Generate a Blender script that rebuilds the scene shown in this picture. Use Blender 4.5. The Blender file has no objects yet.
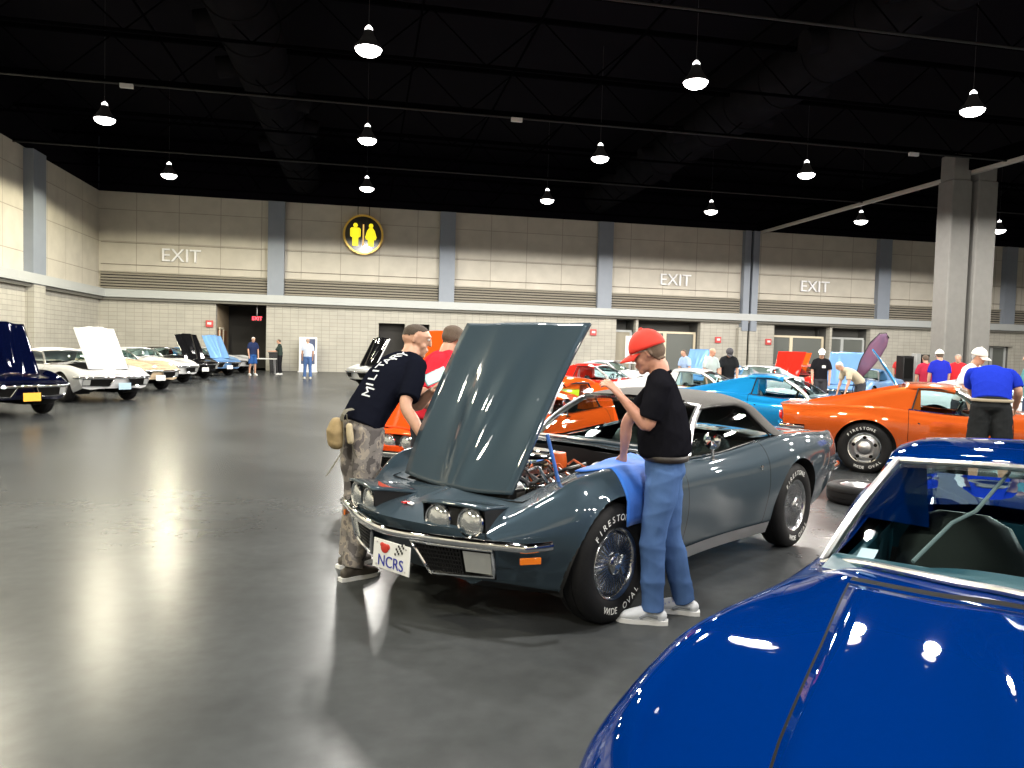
import bpy, math, random
import numpy as np
from mathutils import Vector, Matrix, Euler
PI=math.pi
random.seed(7)
scene=bpy.context.scene
COL=scene.collection

# ------------------------------------------------------------------ camera
cam_data=bpy.data.cameras.new('camera')
cam_data.lens=761/1024*36; cam_data.sensor_width=36; cam_data.clip_start=.05; cam_data.clip_end=200
cam=bpy.data.objects.new('camera',cam_data); COL.objects.link(cam)
RC=Matrix(((0.9814906682890131,-0.018999427831605388,-0.19056518518254603),
           (-0.18942119401368795,0.05025460249342741,-0.9806090383973913),
           (0.02820778828648643,0.9985557053416195,0.04572552908043319)))
M4=RC.to_4x4(); M4.translation=Vector((0,0,1.52)); cam.matrix_world=M4
scene.camera=cam

# ------------------------------------------------------------------ world, exposure
world=bpy.data.worlds.new('hall air'); scene.world=world; world.use_nodes=True
world.node_tree.nodes['Background'].inputs[0].default_value=(.55,.6,.7,1)
world.node_tree.nodes['Background'].inputs[1].default_value=.01
scene.view_settings.view_transform='Standard'; scene.view_settings.look='None'
scene.view_settings.exposure=0.0; scene.view_settings.gamma=1.0; scene.view_settings.use_curve_mapping=False

# ------------------------------------------------------------------ lamps of the hall (grid of high-bay lamps)
LAMP_Z=8.2
LAMP_W=1600.0
LAMPS=[]   # (x, y, tint)
for yy in (33.4,25.6,17.85,10.1,2.4,-5.3):
    for xx in (-7.95,-.05,7.85,15.7,23.5,31.3):
        if not (xx==23.5 and yy==25.6): LAMPS.append((xx,yy))
def lamp_tint(x):
    if x<-4: return (1,.93,.70)
    if x<4: return (1,.97,.90)
    return (1,.95,.87)

# ------------------------------------------------------------------ node material helper
MATS={}
def mat(name,color=(.5,.5,.5),rough=.5,metal=0,coat=0,coat_rough=.03,emit=None,emit_s=0,spec=.5,noise=0,nscale=20,bump=0,bscale=200,flake=0,sheen=0,spread=None):
    if name in MATS: return MATS[name]
    m=bpy.data.materials.new(name); m.use_nodes=True; nt=m.node_tree; b=nt.nodes['Principled BSDF']
    b.inputs['Base Color'].default_value=(*color,1); b.inputs['Roughness'].default_value=rough; b.inputs['Metallic'].default_value=metal
    b.inputs['Coat Weight'].default_value=coat; b.inputs['Coat Roughness'].default_value=coat_rough; b.inputs['Specular IOR Level'].default_value=spec
    if sheen: b.inputs['Sheen Weight'].default_value=sheen
    if emit: b.inputs['Emission Color'].default_value=(*emit,1); b.inputs['Emission Strength'].default_value=emit_s
    tc=nt.nodes.new('ShaderNodeTexCoord')
    if noise:
        n=nt.nodes.new('ShaderNodeTexNoise'); n.inputs['Scale'].default_value=nscale; n.inputs['Detail'].default_value=4
        nt.links.new(tc.outputs['Object'],n.inputs['Vector'])
        mx=nt.nodes.new('ShaderNodeMix'); mx.data_type='RGBA'
        c2=spread or tuple(max(0,c*(1-noise)) for c in color)
        mx.inputs[6].default_value=(*c2,1); mx.inputs[7].default_value=(*[min(1,c*(1+noise)) for c in color],1)
        nt.links.new(n.outputs['Fac'],mx.inputs[0]); nt.links.new(mx.outputs[2],b.inputs['Base Color'])
    if bump:
        n2=nt.nodes.new('ShaderNodeTexNoise'); n2.inputs['Scale'].default_value=bscale; n2.inputs['Detail'].default_value=3
        nt.links.new(tc.outputs['Object'],n2.inputs['Vector'])
        bp=nt.nodes.new('ShaderNodeBump'); bp.inputs['Strength'].default_value=bump; bp.inputs['Distance'].default_value=.01
        nt.links.new(n2.outputs['Fac'],bp.inputs['Height']); nt.links.new(bp.outputs['Normal'],b.inputs['Normal'])
    if flake:
        v=nt.nodes.new('ShaderNodeTexVoronoi'); v.inputs['Scale'].default_value=900
        nt.links.new(tc.outputs['Object'],v.inputs['Vector'])
        mp=nt.nodes.new('ShaderNodeMapRange'); mp.inputs[3].default_value=max(.05,rough-flake); mp.inputs[4].default_value=rough+flake
        nt.links.new(v.outputs['Distance'],mp.inputs[0]); nt.links.new(mp.outputs[0],b.inputs['Roughness'])
    MATS[name]=m; return m
def glassmat(name,tint=(.85,.95,.93),refl=1.0,base=.04):
    if name in MATS: return MATS[name]
    m=bpy.data.materials.new(name); m.use_nodes=True; nt=m.node_tree
    for n in list(nt.nodes): nt.nodes.remove(n)
    o=nt.nodes.new('ShaderNodeOutputMaterial'); t=nt.nodes.new('ShaderNodeBsdfTransparent'); g=nt.nodes.new('ShaderNodeBsdfGlossy')
    t.inputs[0].default_value=(*tint,1); g.inputs['Roughness'].default_value=.02
    f=nt.nodes.new('ShaderNodeFresnel'); ge=nt.nodes.new('ShaderNodeNewGeometry'); mr=nt.nodes.new('ShaderNodeMapRange'); mr.inputs[3].default_value=1.5; mr.inputs[4].default_value=1/1.5
    nt.links.new(ge.outputs['Backfacing'],mr.inputs[0]); nt.links.new(mr.outputs[0],f.inputs[0])
    mx=nt.nodes.new('ShaderNodeMixShader'); nt.links.new(f.outputs[0],mx.inputs[0]); nt.links.new(t.outputs[0],mx.inputs[1]); nt.links.new(g.outputs[0],mx.inputs[2])
    nt.links.new(mx.outputs[0],o.inputs[0]); MATS[name]=m; return m
def paint(name,color,metal=.35,rough=.32):
    return mat('paint '+name,color,rough=rough,metal=metal,coat=1,coat_rough=.02,spec=.02 if metal else 0,flake=.05 if metal else 0)
M_BLACK=mat('black gap',(.004,.004,.004),rough=.7,spec=.1)
M_DARK=mat('dark trim',(.009,.009,.010),rough=.45,spec=.25)
M_UNDER=mat('undercoat',(.015,.015,.016),rough=.8,spec=.2)
M_CHROME=mat('chrome',(.85,.86,.88),rough=.06,metal=1)
M_STEEL=mat('brushed steel',(.5,.5,.52),rough=.3,metal=1)
M_RUBBER=mat('tyre rubber',(.010,.010,.011),rough=.6,spec=.18,noise=.3,nscale=60)
M_LETTER=mat('raised white letter',(.8,.8,.78),rough=.5)
M_GLASS=glassmat('car glass',(.72,.86,.88))
M_GLASSD=glassmat('tinted car glass',(.72,.86,.86))
M_VINYLB=mat('black vinyl',(.012,.012,.014),rough=.45,spec=.25,bump=.1)
M_AMBER=mat('amber lens',(.9,.22,.02),rough=.15,coat=1)
M_REDLENS=mat('red lens',(.6,.01,.01),rough=.15,coat=1)
M_LENS=mat('headlight lens',(.55,.57,.58),rough=.12,metal=.75,coat=1,bump=.3,bscale=40)
M_WHITEP=mat('white plastic',(.8,.8,.8),rough=.4)

# ------------------------------------------------------------------ mesh builder
class MB:
    def __init__(s): s.v=[]; s.f=[]; s.m=[]
    def add(s,vs,fs,mi=0):
        o=len(s.v); s.v+= [tuple(map(float,p)) for p in vs]
        for f in fs: s.f.append(tuple(i+o for i in f)); s.m.append(mi)
        return s
    def box(s,c,d,rot=None,mi=0):
        x,y,z=[k/2 for k in d]; vs=[Vector(p) for p in ((-x,-y,-z),(x,-y,-z),(x,y,-z),(-x,y,-z),(-x,-y,z),(x,-y,z),(x,y,z),(-x,y,z))]
        if rot is not None:
            R=rot if isinstance(rot,Matrix) else Euler(rot).to_matrix()
            vs=[R@p for p in vs]
        vs=[p+Vector(c) for p in vs]
        return s.add(vs,[(0,3,2,1),(4,5,6,7),(0,1,5,4),(1,2,6,5),(2,3,7,6),(3,0,4,7)],mi)
    def grid(s,A,mi=0,close_v=False,close_u=False,flip=False):
        A=np.asarray(A,float); n,m=A.shape[:2]; fs=[]
        for i in range(n if close_u else n-1):
            for j in range(m if close_v else m-1):
                a,b,c,d=i*m+j,((i+1)%n)*m+j,((i+1)%n)*m+(j+1)%m,i*m+(j+1)%m
                fs.append((a,d,c,b) if flip else (a,b,c,d))
        return s.add(A.reshape(-1,3),fs,mi)
    def tube(s,path,r,n=10,mi=0,ry=None,side=None,closed=False,caps=True):
        P=np.asarray(path,float); k=len(P); R=np.broadcast_to(np.asarray(r,float),(k,)); RY=R if ry is None else np.broadcast_to(np.asarray(ry,float),(k,))
        T=np.gradient(P,axis=0) if not closed else np.roll(P,-1,0)-np.roll(P,1,0)
        T/= (np.linalg.norm(T,axis=1)[:,None]+1e-12)
        sd=np.array(side if side is not None else ((0,0,1) if abs(T[0][2])<.9 else (0,1,0)),float); rings=[]
        for i in range(k):
            u=sd-T[i]*sd.dot(T[i]); L=np.linalg.norm(u)
            if L<1e-5: u=np.array((1.,0,0))-T[i]*T[i][0]; L=np.linalg.norm(u)
            u/=L
            if side is None: sd=u
            w=np.cross(T[i],u); a=np.arange(n)*2*PI/n
            rings.append(P[i]+np.outer(np.cos(a),u)*R[i]+np.outer(np.sin(a),w)*RY[i])
        A=np.array(rings); o=len(s.v); s.grid(A,mi,close_v=True,close_u=closed)
        if caps and not closed:
            s.f.append(tuple(o+j for j in range(n))); s.m.append(mi)
            s.f.append(tuple(o+(k-1)*n+j for j in reversed(range(n)))); s.m.append(mi)
        return s
    def lathe(s,prof,c=(0,0,0),axis='z',n=32,mi=0):
        a=np.arange(n)*2*PI/n; A=[]
        for r,h in prof:
            x=r*np.cos(a); y=r*np.sin(a); z=np.full(n,h)
            if axis=='z': q=np.stack([x,y,z],1)
            elif axis=='y': q=np.stack([x,z,y],1)
            else: q=np.stack([z,x,y],1)
            A.append(q+np.array(c))
        return s.grid(np.array(A),mi,close_v=True)
    def sphere(s,c,r,n=12,mi=0):
        r=np.broadcast_to(np.asarray(r,float),(3,)); th=np.linspace(0,PI,n//2+2); a=np.arange(n)*2*PI/n
        A=np.array([np.stack([np.sin(t)*np.cos(a)*r[0],np.sin(t)*np.sin(a)*r[1],np.full(n,np.cos(t)*r[2])],1) for t in th])+np.array(c)
        return s.grid(A,mi,close_v=True,flip=False)
    def xf(s,M):
        s.v=[tuple(M@Vector(p)) for p in s.v]; return s
    def mesh(s,name,mats,smooth=40):
        me=bpy.data.meshes.new(name); me.from_pydata(s.v,[],s.f)
        for m in (mats if isinstance(mats,(list,tuple)) else [mats]): me.materials.append(m)
        me.polygons.foreach_set('material_index',s.m); me.update(); me.validate()
        if smooth is not None:
            me.polygons.foreach_set('use_smooth',[True]*len(me.polygons)); me.set_sharp_from_angle(angle=math.radians(smooth))
        return me
    def build(s,name,mats,parent=None,smooth=40,bevel=0,loc=None,rot=None,segs=2):
        o=bpy.data.objects.new(name,s.mesh(name,mats,smooth)); COL.objects.link(o)
        if parent: o.parent=parent
        if loc is not None: o.location=loc
        if rot is not None: o.rotation_euler=rot
        if bevel:
            b=o.modifiers.new('bevel','BEVEL'); b.width=bevel; b.segments=segs; b.limit_method='ANGLE'; b.angle_limit=math.radians(50)
        return o
def tag(o,label=None,cat=None,group=None,kind=None):
    if label: o['label']=label
    if cat: o['category']=cat
    if group: o['group']=group
    if kind: o['kind']=kind
    return o
def empty(name,loc=(0,0,0),rz=0):
    o=bpy.data.objects.new(name,None); COL.objects.link(o); o.location=loc; o.rotation_euler=(0,0,rz); o.empty_display_size=.2; return o
def text_mb(txt,size,ext=.002,mi=0,mb=None,M=None,align='CENTER'):
    cu=bpy.data.curves.new('t','FONT'); cu.body=txt; cu.size=size; cu.extrude=ext; cu.align_x=align; cu.align_y='CENTER'
    ob=bpy.data.objects.new('t',cu); COL.objects.link(ob); dg=bpy.context.evaluated_depsgraph_get(); dg.update()
    me=ob.evaluated_get(dg).to_mesh(); vs=[v.co.copy() for v in me.vertices]; fs=[tuple(p.vertices) for p in me.polygons]
    ob.evaluated_get(dg).to_mesh_clear(); bpy.data.objects.remove(ob); bpy.data.curves.remove(cu)
    if M is not None: vs=[M@v for v in vs]
    mb=mb or MB(); mb.add(vs,fs,mi); return mb
def cubic(t,V,tq):
    """smooth interpolation along axis 0 of V at knots t (weighted parabola tangents)"""
    t=np.asarray(t,float); V=np.asarray(V,float); h=np.diff(t); d=(V[1:]-V[:-1])/h.reshape(-1,*([1]*(V.ndim-1)))
    hs=h.reshape(-1,*([1]*(V.ndim-1))); m=np.empty_like(V)
    m[1:-1]=(d[:-1]*hs[1:]+d[1:]*hs[:-1])/(hs[:-1]+hs[1:]); m[0]=d[0]; m[-1]=d[-1]
    i=np.clip(np.searchsorted(t,tq,side='right')-1,0,len(t)-2); s=((tq-t[i])/h[i]).reshape(-1,*([1]*(V.ndim-1))); H=h[i].reshape(s.shape)
    return (2*s**3-3*s**2+1)*V[i]+(s**3-2*s**2+s)*H*m[i]+(-2*s**3+3*s**2)*V[i+1]+(s**3-s**2)*H*m[i+1]
def lerp(tb,x):
    tb=sorted(tb); return np.interp(x,[a for a,_ in tb],[b for _,b in tb])
def smo(tb,x):
    tb=sorted(tb); r=cubic([a for a,_ in tb],np.array([b for _,b in tb]),np.atleast_1d(np.asarray(x,float))); return float(r[0]) if np.isscalar(x) else r
# ================================================================== THE HALL
YB=42.5; XL=-13.45; XR=52.0; YF=-12.0; ZC=12.0
def concrete():
    m=bpy.data.materials.new('polished concrete'); m.use_nodes=True; nt=m.node_tree; b=nt.nodes['Principled BSDF']; L=nt.links.new
    tc=nt.nodes.new('ShaderNodeTexCoord')
    n1=nt.nodes.new('ShaderNodeTexNoise'); n1.inputs['Scale'].default_value=.35; n1.inputs['Detail'].default_value=6; n1.inputs['Roughness'].default_value=.6
    n2=nt.nodes.new('ShaderNodeTexNoise'); n2.inputs['Scale'].default_value=9; n2.inputs['Detail'].default_value=5
    L(tc.outputs['Object'],n1.inputs['Vector']); L(tc.outputs['Object'],n2.inputs['Vector'])
    r=nt.nodes.new('ShaderNodeValToRGB'); r.color_ramp.elements[0].position=.40; r.color_ramp.elements[0].color=(.056,.060,.063,1); r.color_ramp.elements[1].position=.62; r.color_ramp.elements[1].color=(.088,.094,.098,1)
    L(n1.outputs['Fac'],r.inputs[0])
    mx=nt.nodes.new('ShaderNodeMix'); mx.data_type='RGBA'; mx.blend_type='MULTIPLY'; mx.inputs[0].default_value=.35
    L(r.outputs[0],mx.inputs[6]); L(n2.outputs['Fac'],mx.inputs[7]); L(mx.outputs[2],b.inputs['Base Color'])
    rr=nt.nodes.new('ShaderNodeMapRange'); rr.inputs[1].default_value=.35; rr.inputs[2].default_value=.7; rr.inputs[3].default_value=.27; rr.inputs[4].default_value=.27
    n4=nt.nodes.new('ShaderNodeTexNoise'); n4.inputs['Scale'].default_value=.5; n4.inputs['Detail'].default_value=1; L(tc.outputs['Object'],n4.inputs['Vector'])
    L(n4.outputs['Fac'],rr.inputs[0]); L(rr.outputs[0],b.inputs['Roughness'])
    n3=nt.nodes.new('ShaderNodeTexNoise'); n3.inputs['Scale'].default_value=2.2; n3.inputs['Detail'].default_value=3; L(tc.outputs['Object'],n3.inputs['Vector'])
    bp=nt.nodes.new('ShaderNodeBump'); bp.inputs['Strength'].default_value=.0; bp.inputs['Distance'].default_value=.01
    L(n3.outputs['Fac'],bp.inputs['Height']); L(bp.outputs['Normal'],b.inputs['Normal'])
    b.inputs['Specular IOR Level'].default_value=.06
    return m
def blockmat(name,c1,c2,w,h,mortar):
    m=bpy.data.materials.new(name); m.use_nodes=True; nt=m.node_tree; b=nt.nodes['Principled BSDF']; L=nt.links.new
    tc=nt.nodes.new('ShaderNodeTexCoord'); sp=nt.nodes.new('ShaderNodeSeparateXYZ'); L(tc.outputs['Object'],sp.inputs[0])
    ad=nt.nodes.new('ShaderNodeMath'); L(sp.outputs[0],ad.inputs[0]); L(sp.outputs[1],ad.inputs[1])
    cb=nt.nodes.new('ShaderNodeCombineXYZ'); L(ad.outputs[0],cb.inputs[0]); L(sp.outputs[2],cb.inputs[1])
    br=nt.nodes.new('ShaderNodeTexBrick'); br.offset=0; br.inputs['Scale'].default_value=1; br.inputs['Brick Width'].default_value=w; br.inputs['Row Height'].default_value=h
    br.inputs['Mortar Size'].default_value=.012 if h<1 else .02; br.inputs['Color1'].default_value=(*c1,1); br.inputs['Color2'].default_value=(*c2,1); br.inputs['Mortar'].default_value=(*mortar,1)
    L(cb.outputs[0],br.inputs['Vector']); 
    n=nt.nodes.new('ShaderNodeTexNoise'); n.inputs['Scale'].default_value=1.5; n.inputs['Detail'].default_value=5; L(tc.outputs['Object'],n.inputs['Vector'])
    mx=nt.nodes.new('ShaderNodeMix'); mx.data_type='RGBA'; mx.blend_type='MULTIPLY'; mx.inputs[0].default_value=.3; L(br.outputs[0],mx.inputs[6]); L(n.outputs['Fac'],mx.inputs[7])
    L(mx.outputs[2],b.inputs['Base Color']); b.inputs['Roughness'].default_value=.75
    bp=nt.nodes.new('ShaderNodeBump'); bp.invert=True; bp.inputs['Strength'].default_value=.5; bp.inputs['Distance'].default_value=.01; L(br.outputs['Fac'],bp.inputs['Height']); L(bp.outputs['Normal'],b.inputs['Normal'])
    return m
M_BLOCK=blockmat('stacked block',(.52,.50,.44),(.48,.46,.405),.41,.205,(.36,.345,.305))
M_STONE=blockmat('tan wall panels',(.64,.60,.52),(.61,.57,.49),2.056,1.62,(.42,.38,.32))
M_PIL=mat('blue grey steel paint',(.23,.26,.31),rough=.5,noise=.08,nscale=3)
M_LEDGE=mat('pale ledge paint',(.44,.46,.46),rough=.55,noise=.05,nscale=2)
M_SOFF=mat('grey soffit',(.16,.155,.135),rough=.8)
M_LOUV=mat('louver metal',(.36,.33,.27),rough=.5)
M_CEIL=mat('black ceiling',(.004,.0035,.006),rough=.95,spec=.05)
M_TRUSS=mat('black truss paint',(.0015,.0015,.002),rough=.9,spec=0)
M_DUCT=mat('dark duct paint',(.010,.010,.012),rough=.8,spec=.0,noise=.3,nscale=2)
M_COLM=mat('concrete column',(.19,.187,.177),rough=.8,noise=.14,nscale=4,bump=.2,bscale=15)
M_TRACK=mat('partition track steel',(.5,.48,.44),rough=.5)
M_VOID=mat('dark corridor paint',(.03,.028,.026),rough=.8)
M_TANW=mat('tan corridor wall',(.42,.33,.22),rough=.8)
M_DOORG=mat('grey green steel door',(.12,.13,.12),rough=.5)
M_CREAM=mat('cream frame',(.68,.6,.45),rough=.6)
def struct(mb,name,mats,smooth=None,parent=None,bevel=0):
    o=mb.build(name,mats,parent,smooth=smooth,bevel=bevel)
    if not parent: tag(o,kind='structure')
    return o
MB().box(((XL+XR)/2,(YB+YF)/2+2,-.1),(XR-XL+1,YB-YF+5,.2)).build('floor',concrete(),smooth=None)['kind']='structure'
struct(MB().box(((XL+XR)/2,(YB+YF)/2,ZC+.1),(XR-XL+1,YB-YF+1,.2)),'ceiling',M_CEIL)
struct(MB().box((XR+.15,(YB+YF)/2,ZC/2),(.3,YB-YF+1,ZC)),'wall_right',M_STONE)
struct(MB().box(((XL+XR)/2,YF-.15,ZC/2),(XR-XL+1,.3,ZC)),'wall_front',M_STONE)
# back wall: lower blocks with openings, upper panels, black above
OPEN=[(-7.75,-5.2,3.5,3.5),(.72,2.15,2.75,.4),(2.55,3.5,2.75,.4),(14.35,15.55,3.45,1.2),(15.7,19.6,3.45,1.2),(24.4,28.15,3.45,1.2),(28.3,30.95,3.4,.8),(39.2,41.4,2.6,.5)]
mb=MB(); x=XL
for a,b,h,dp in OPEN+[(XR,XR,3.5,0)]:
    mb.box(((x+a)/2,YB+.2,1.75),(a-x,.4,3.5))
    if h<3.5 and b>a: mb.box(((a+b)/2,YB+.2,(h+3.5)/2),(b-a,.4,3.5-h))
    x=b
mb.box(((XL+XR)/2,YB+.25,6.4),(XR-XL,.5,5.2),mi=1)
mb.box(((XL+XR)/2,YB+.27,10.5),(XR-XL,.5,3.05),mi=2)
struct(mb,'wall_back',[M_BLOCK,M_STONE,M_CEIL])
mb=MB(); mb.box((XL-.2,(YB+YF)/2,1.75),(.4,YB-YF,3.5)); mb.box((XL-.25,(YB+YF)/2,6.4),(.5,YB-YF,5.2),mi=1); mb.box((XL-.27,(YB+YF)/2,10.5),(.5,YB-YF,3.05),mi=2)
struct(mb,'wall_left',[M_BLOCK,M_STONE,M_CEIL])
# recesses behind the openings
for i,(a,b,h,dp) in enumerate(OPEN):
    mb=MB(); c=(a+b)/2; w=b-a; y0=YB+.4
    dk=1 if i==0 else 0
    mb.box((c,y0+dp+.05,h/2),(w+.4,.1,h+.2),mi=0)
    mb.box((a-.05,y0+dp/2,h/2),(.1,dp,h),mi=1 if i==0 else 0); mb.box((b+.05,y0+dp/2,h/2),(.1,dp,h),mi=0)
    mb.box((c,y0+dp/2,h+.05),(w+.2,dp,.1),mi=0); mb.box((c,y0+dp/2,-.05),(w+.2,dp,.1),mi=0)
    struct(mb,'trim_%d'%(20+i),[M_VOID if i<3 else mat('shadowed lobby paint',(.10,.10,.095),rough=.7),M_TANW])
# tan wooden door leaves on the side of the corridor
mb=MB()
for k in range(2): mb.box((-7.68,YB+.9+k*1.3,1.05),(.06,1.0,2.1))
d=struct(mb,'door_1',mat('brown wood door',(.22,.09,.04),rough=.5),bevel=.01)
MB().box((-7.63,YB+.5,1.05),(.05,.12,2.2)).box((-7.63,YB+1.55,1.05),(.05,.14,2.2)).box((-7.63,YB+.9,2.2),(.05,1.1,.1)).build('door_frame',M_CREAM,d,smooth=None)
# steel doors in the lobby recesses
nd=2
for a,b,frames in ((15.75,19.55,(15.75,17.6,19.5)),(24.45,28.1,(24.45,25.9,28.05)),(28.4,30.9,(28.4,29.4,30.9)),(14.4,15.5,(14.4,15.5)),(39.25,41.35,(39.25,40.3,41.35))):
    y=YB+.55
    top=2.72 if a<39 else 2.5
    mb=MB()
    for p,q in zip(frames[:-1],frames[1:]): mb.box(((p+q)/2,y+.1,top/2),(q-p-.12,.06,top))
    d=struct(mb,'door_%d'%nd,M_DOORG if a!=14.4 else mat('tan door',(.33,.3,.23),rough=.6)); nd+=1
    f=MB()
    for p in frames: f.box((p,y+.08,top/2),(.14 if p!=frames[1] else .2,.14,top))
    f.box(((a+b)/2,y+.08,top+.06),(b-a,.14,.12))
    f.build('door_frame',M_CREAM if 15<a<28 else M_LEDGE,d,smooth=None)
    MB().box(((frames[0]+frames[1])/2,y+.02,1.0),(.9,.05,.06)).build('push_bar',M_STEEL,d,smooth=None)
# pilasters
n=1
mb_p=[-4.71,4.37,13.47,31.5,40.6,49.6]
for px in mb_p:
    struct(MB().box((px,YB-.12,(3.6+8.95)/2),(.84,.5,5.35)),'trim_%d'%n,M_PIL); n+=1
mb=MB().box((22.27,YB-.12,(3.0+8.95)/2),(.4,.5,5.95)).box((22.82,YB-.12,(3.0+8.95)/2),(.4,.5,5.95)).box((22.55,YB-.02,4.5),(.16,.3,8.9),mi=1).box((22.2,YB-.1,1.6),(.55,.4,3.2),mi=2).box((22.9,YB-.1,1.6),(.55,.4,3.2),mi=2)
struct(mb,'trim_%d'%n,[M_PIL,M_BLACK,M_BLOCK]); n+=1
for py in (34.35,25.2,16,6.9,-2.2):
    struct(MB().box((XL+.12,py,(3.6+8.95)/2),(.5,1.25,5.35)),'trim_%d'%n,M_PIL); n+=1
    struct(MB().box((XL+.1,py+.05,1.8),(.5,1.1,3.6)),'trim_%d'%n,M_BLOCK); n+=1
# ledge with grey soffit and louvers
mb=MB().box(((XL+XR)/2,YB-.17,3.82),(XR-XL,.5,.40)).box((XL+.17,(YB+YF)/2,3.82),(.5,YB-YF,.40))
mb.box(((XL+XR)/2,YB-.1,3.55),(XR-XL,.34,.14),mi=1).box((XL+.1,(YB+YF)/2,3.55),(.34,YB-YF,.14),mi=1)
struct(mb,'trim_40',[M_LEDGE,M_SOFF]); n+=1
bays=[(XL+.1,-5.15),(-4.28,3.94),(4.8,13.04),(13.9,22.0),(23.1,31.07),(31.93,40.17),(41,49.1)]
for k,(a,b) in enumerate(bays):
    mb=MB().box(((a+b)/2,YB-.03,4.45),(b-a,.08,.86),mi=1)
    for j in range(6): mb.box(((a+b)/2,YB-.12,4.10+j*.145),(b-a,.03,.085),rot=(.7,0,0))
    mb.box(((a+b)/2,YB-.1,4.93),(b-a,.14,.06)).box(((a+b)/2,YB-.02,5.31),(b-a,.05,.03),mi=2).box(((a+b)/2,YB-.02,6.42),(b-a,.045,.022),mi=2)
    struct(mb,'trim_%d'%(50+k),[M_LOUV,M_VOID,mat('wall joint',(.17,.15,.12),rough=.9)])
# big letters on the wall
M_WLET=mat('pale raised letter',(.82,.82,.84),rough=.4)
def wall_text(txt,x,z,size,where):
    M=Matrix.Translation((x,YB-.1,z))@Matrix.Rotation(PI/2,4,'X')
    o=text_mb(txt,size,.06,M=M).build('exit_lettering',M_WLET,smooth=None)
    tag(o,where,'sign',group='large raised wall letters')
wall_text('EXIT',-9.47,5.85,.96,'raised white letters reading EXIT high on the left bay, above the corridor side')
wall_text('EXIT',17.85,5.82,.96,'raised pale letters reading EXIT on the bay left of the split pilaster')
wall_text('EXIT',26.9,5.82,.96,'raised pale letters reading EXIT on the bay right of the split pilaster')
# round restroom sign
rs=empty('restroom_sign',(-.2,YB-.35,7.45)); tag(rs,'round black hanging restroom sign with yellow man and woman figures','sign')
MB().lathe([(0,.12),(.98,.12),(1.0,.1),(1.0,-.1),(.98,-.12),(0,-.12)],axis='y',n=48).build('sign_disc',mat('sign black',(.035,.03,.02),rough=.25,coat=.5),rs)
MB().lathe([(.96,-.14),(1.06,-.14),(1.08,0),(1.06,.14),(.96,.14)],axis='y',n=48).build('rim',mat('gold sign rim',(.45,.30,.07),rough=.35,metal=.5,emit=(.9,.5,.05),emit_s=.12),rs)
M_YEL=mat('lit yellow acrylic',(.95,.85,.03),rough=.4,emit=(1,.86,.02),emit_s=.95)
def pict(cx_,woman):
    mb=MB(); y=-.15; t=.03
    mb.lathe([(0,-t),(.115,-t),(.115,t),(0,t)],c=(cx_,y,.47),axis='y',n=24)
    if woman: pts=[(-.10,.34),(.10,.34),(.20,.20),(.30,-.14),(.26,-.26),(.16,-.28),(.15,-.62),(-.15,-.62),(-.16,-.28),(-.26,-.26),(-.30,-.14),(-.20,.20)]
    else: pts=[(-.20,.34),(.20,.34),(.27,.27),(.27,-.12),(.20,-.16),(.16,-.16),(.15,-.62),(-.15,-.62),(-.16,-.16),(-.20,-.16),(-.27,-.12),(-.27,.27)]
    k=len(pts); vs=[(cx_+a,y-t,b) for a,b in pts]+[(cx_+a,y+t,b) for a,b in pts]
    mb.add(vs,[tuple(range(k)),tuple(reversed(range(k,2*k)))]+[(i,i+k,(i+1)%k+k,(i+1)%k) for i in range(k)])
    return mb
pict(-.42,False).build('man_figure',M_YEL,rs,smooth=None); pict(.40,True).build('woman_figure',M_YEL,rs,smooth=None)
MB().box((0,-.15,-.05),(.07,.06,1.15)).build('divider_bar',mat('lit amber bar',(.9,.6,.2),rough=.4,emit=(1,.6,.15),emit_s=.8),rs,smooth=None)
MB().tube([(-.3,0,1.0),(-.3,0,ZC-7.45)],.02).tube([(.3,0,1.0),(.3,0,ZC-7.45)],.02).build('hanger_rod',M_TRUSS,rs)
# red lit exit sign in the corridor
ex=empty('exit_sign',(-5.75,YB+.6,2.78)); tag(ex,'small lit red EXIT sign inside the dark corridor opening','sign')
MB().box((0,.03,0),(.5,.05,.28)).build('housing',mat('sign housing',(.02,.01,.01),rough=.5),ex,bevel=.01)
text_mb('EXIT',.26,.004,M=Matrix.Translation((0,-.006,0))@Matrix.Rotation(PI/2,4,'X')).build('lettering',mat('lit red letters',(.9,.03,.05),emit=(1,.03,.06),emit_s=6),ex,smooth=None)
MB().tube([(0,.03,.14),(0,.03,.72)],.015).build('stem',M_STEEL,ex)
# red alarm boxes
for x,z,t in ((-8.05,2.4,'left of the dark corridor opening'),(12.95,2.62,'below the ledge left of the first lobby recess'),(20.72,2.42,'just left of the split pilaster'),(24.0,2.4,'just right of the split pilaster')):
    a=empty('fire_alarm',(x,YB-.06,z)); tag(a,'red alarm box on the block wall '+t,'alarm',group='red alarm boxes')
    MB().box((0,0,0),(.36,.12,.36)).build('box',mat('alarm red',(.55,.06,.06),rough=.4),a,bevel=.015)
    MB().box((0,-.07,.02),(.2,.03,.12)).build('strobe',M_WHITEP,a,bevel=.008)
# columns and the partition track
for cx_,cy_,t in ((22.72,26.5,'left one of the pair'),(23.75,26.35,'right one of the pair')):
    h=ZC
    c=MB().box((cx_,cy_,4.3),(.88,.8,8.6)).box((cx_,cy_,8.6+.5),(.80,.72,1.0)); o=struct(c,'trim_%d'%(60+int(cx_)),M_COLM,bevel=.05)
struct(MB().box((23.22,(YB+YF)/2,8.93),(.22,YB-YF,.13)).box((23.22,(YB+YF)/2,9.25),(.5,YB-YF,.5),mi=1),'trim_70',[M_TRACK,M_TRUSS])
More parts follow.
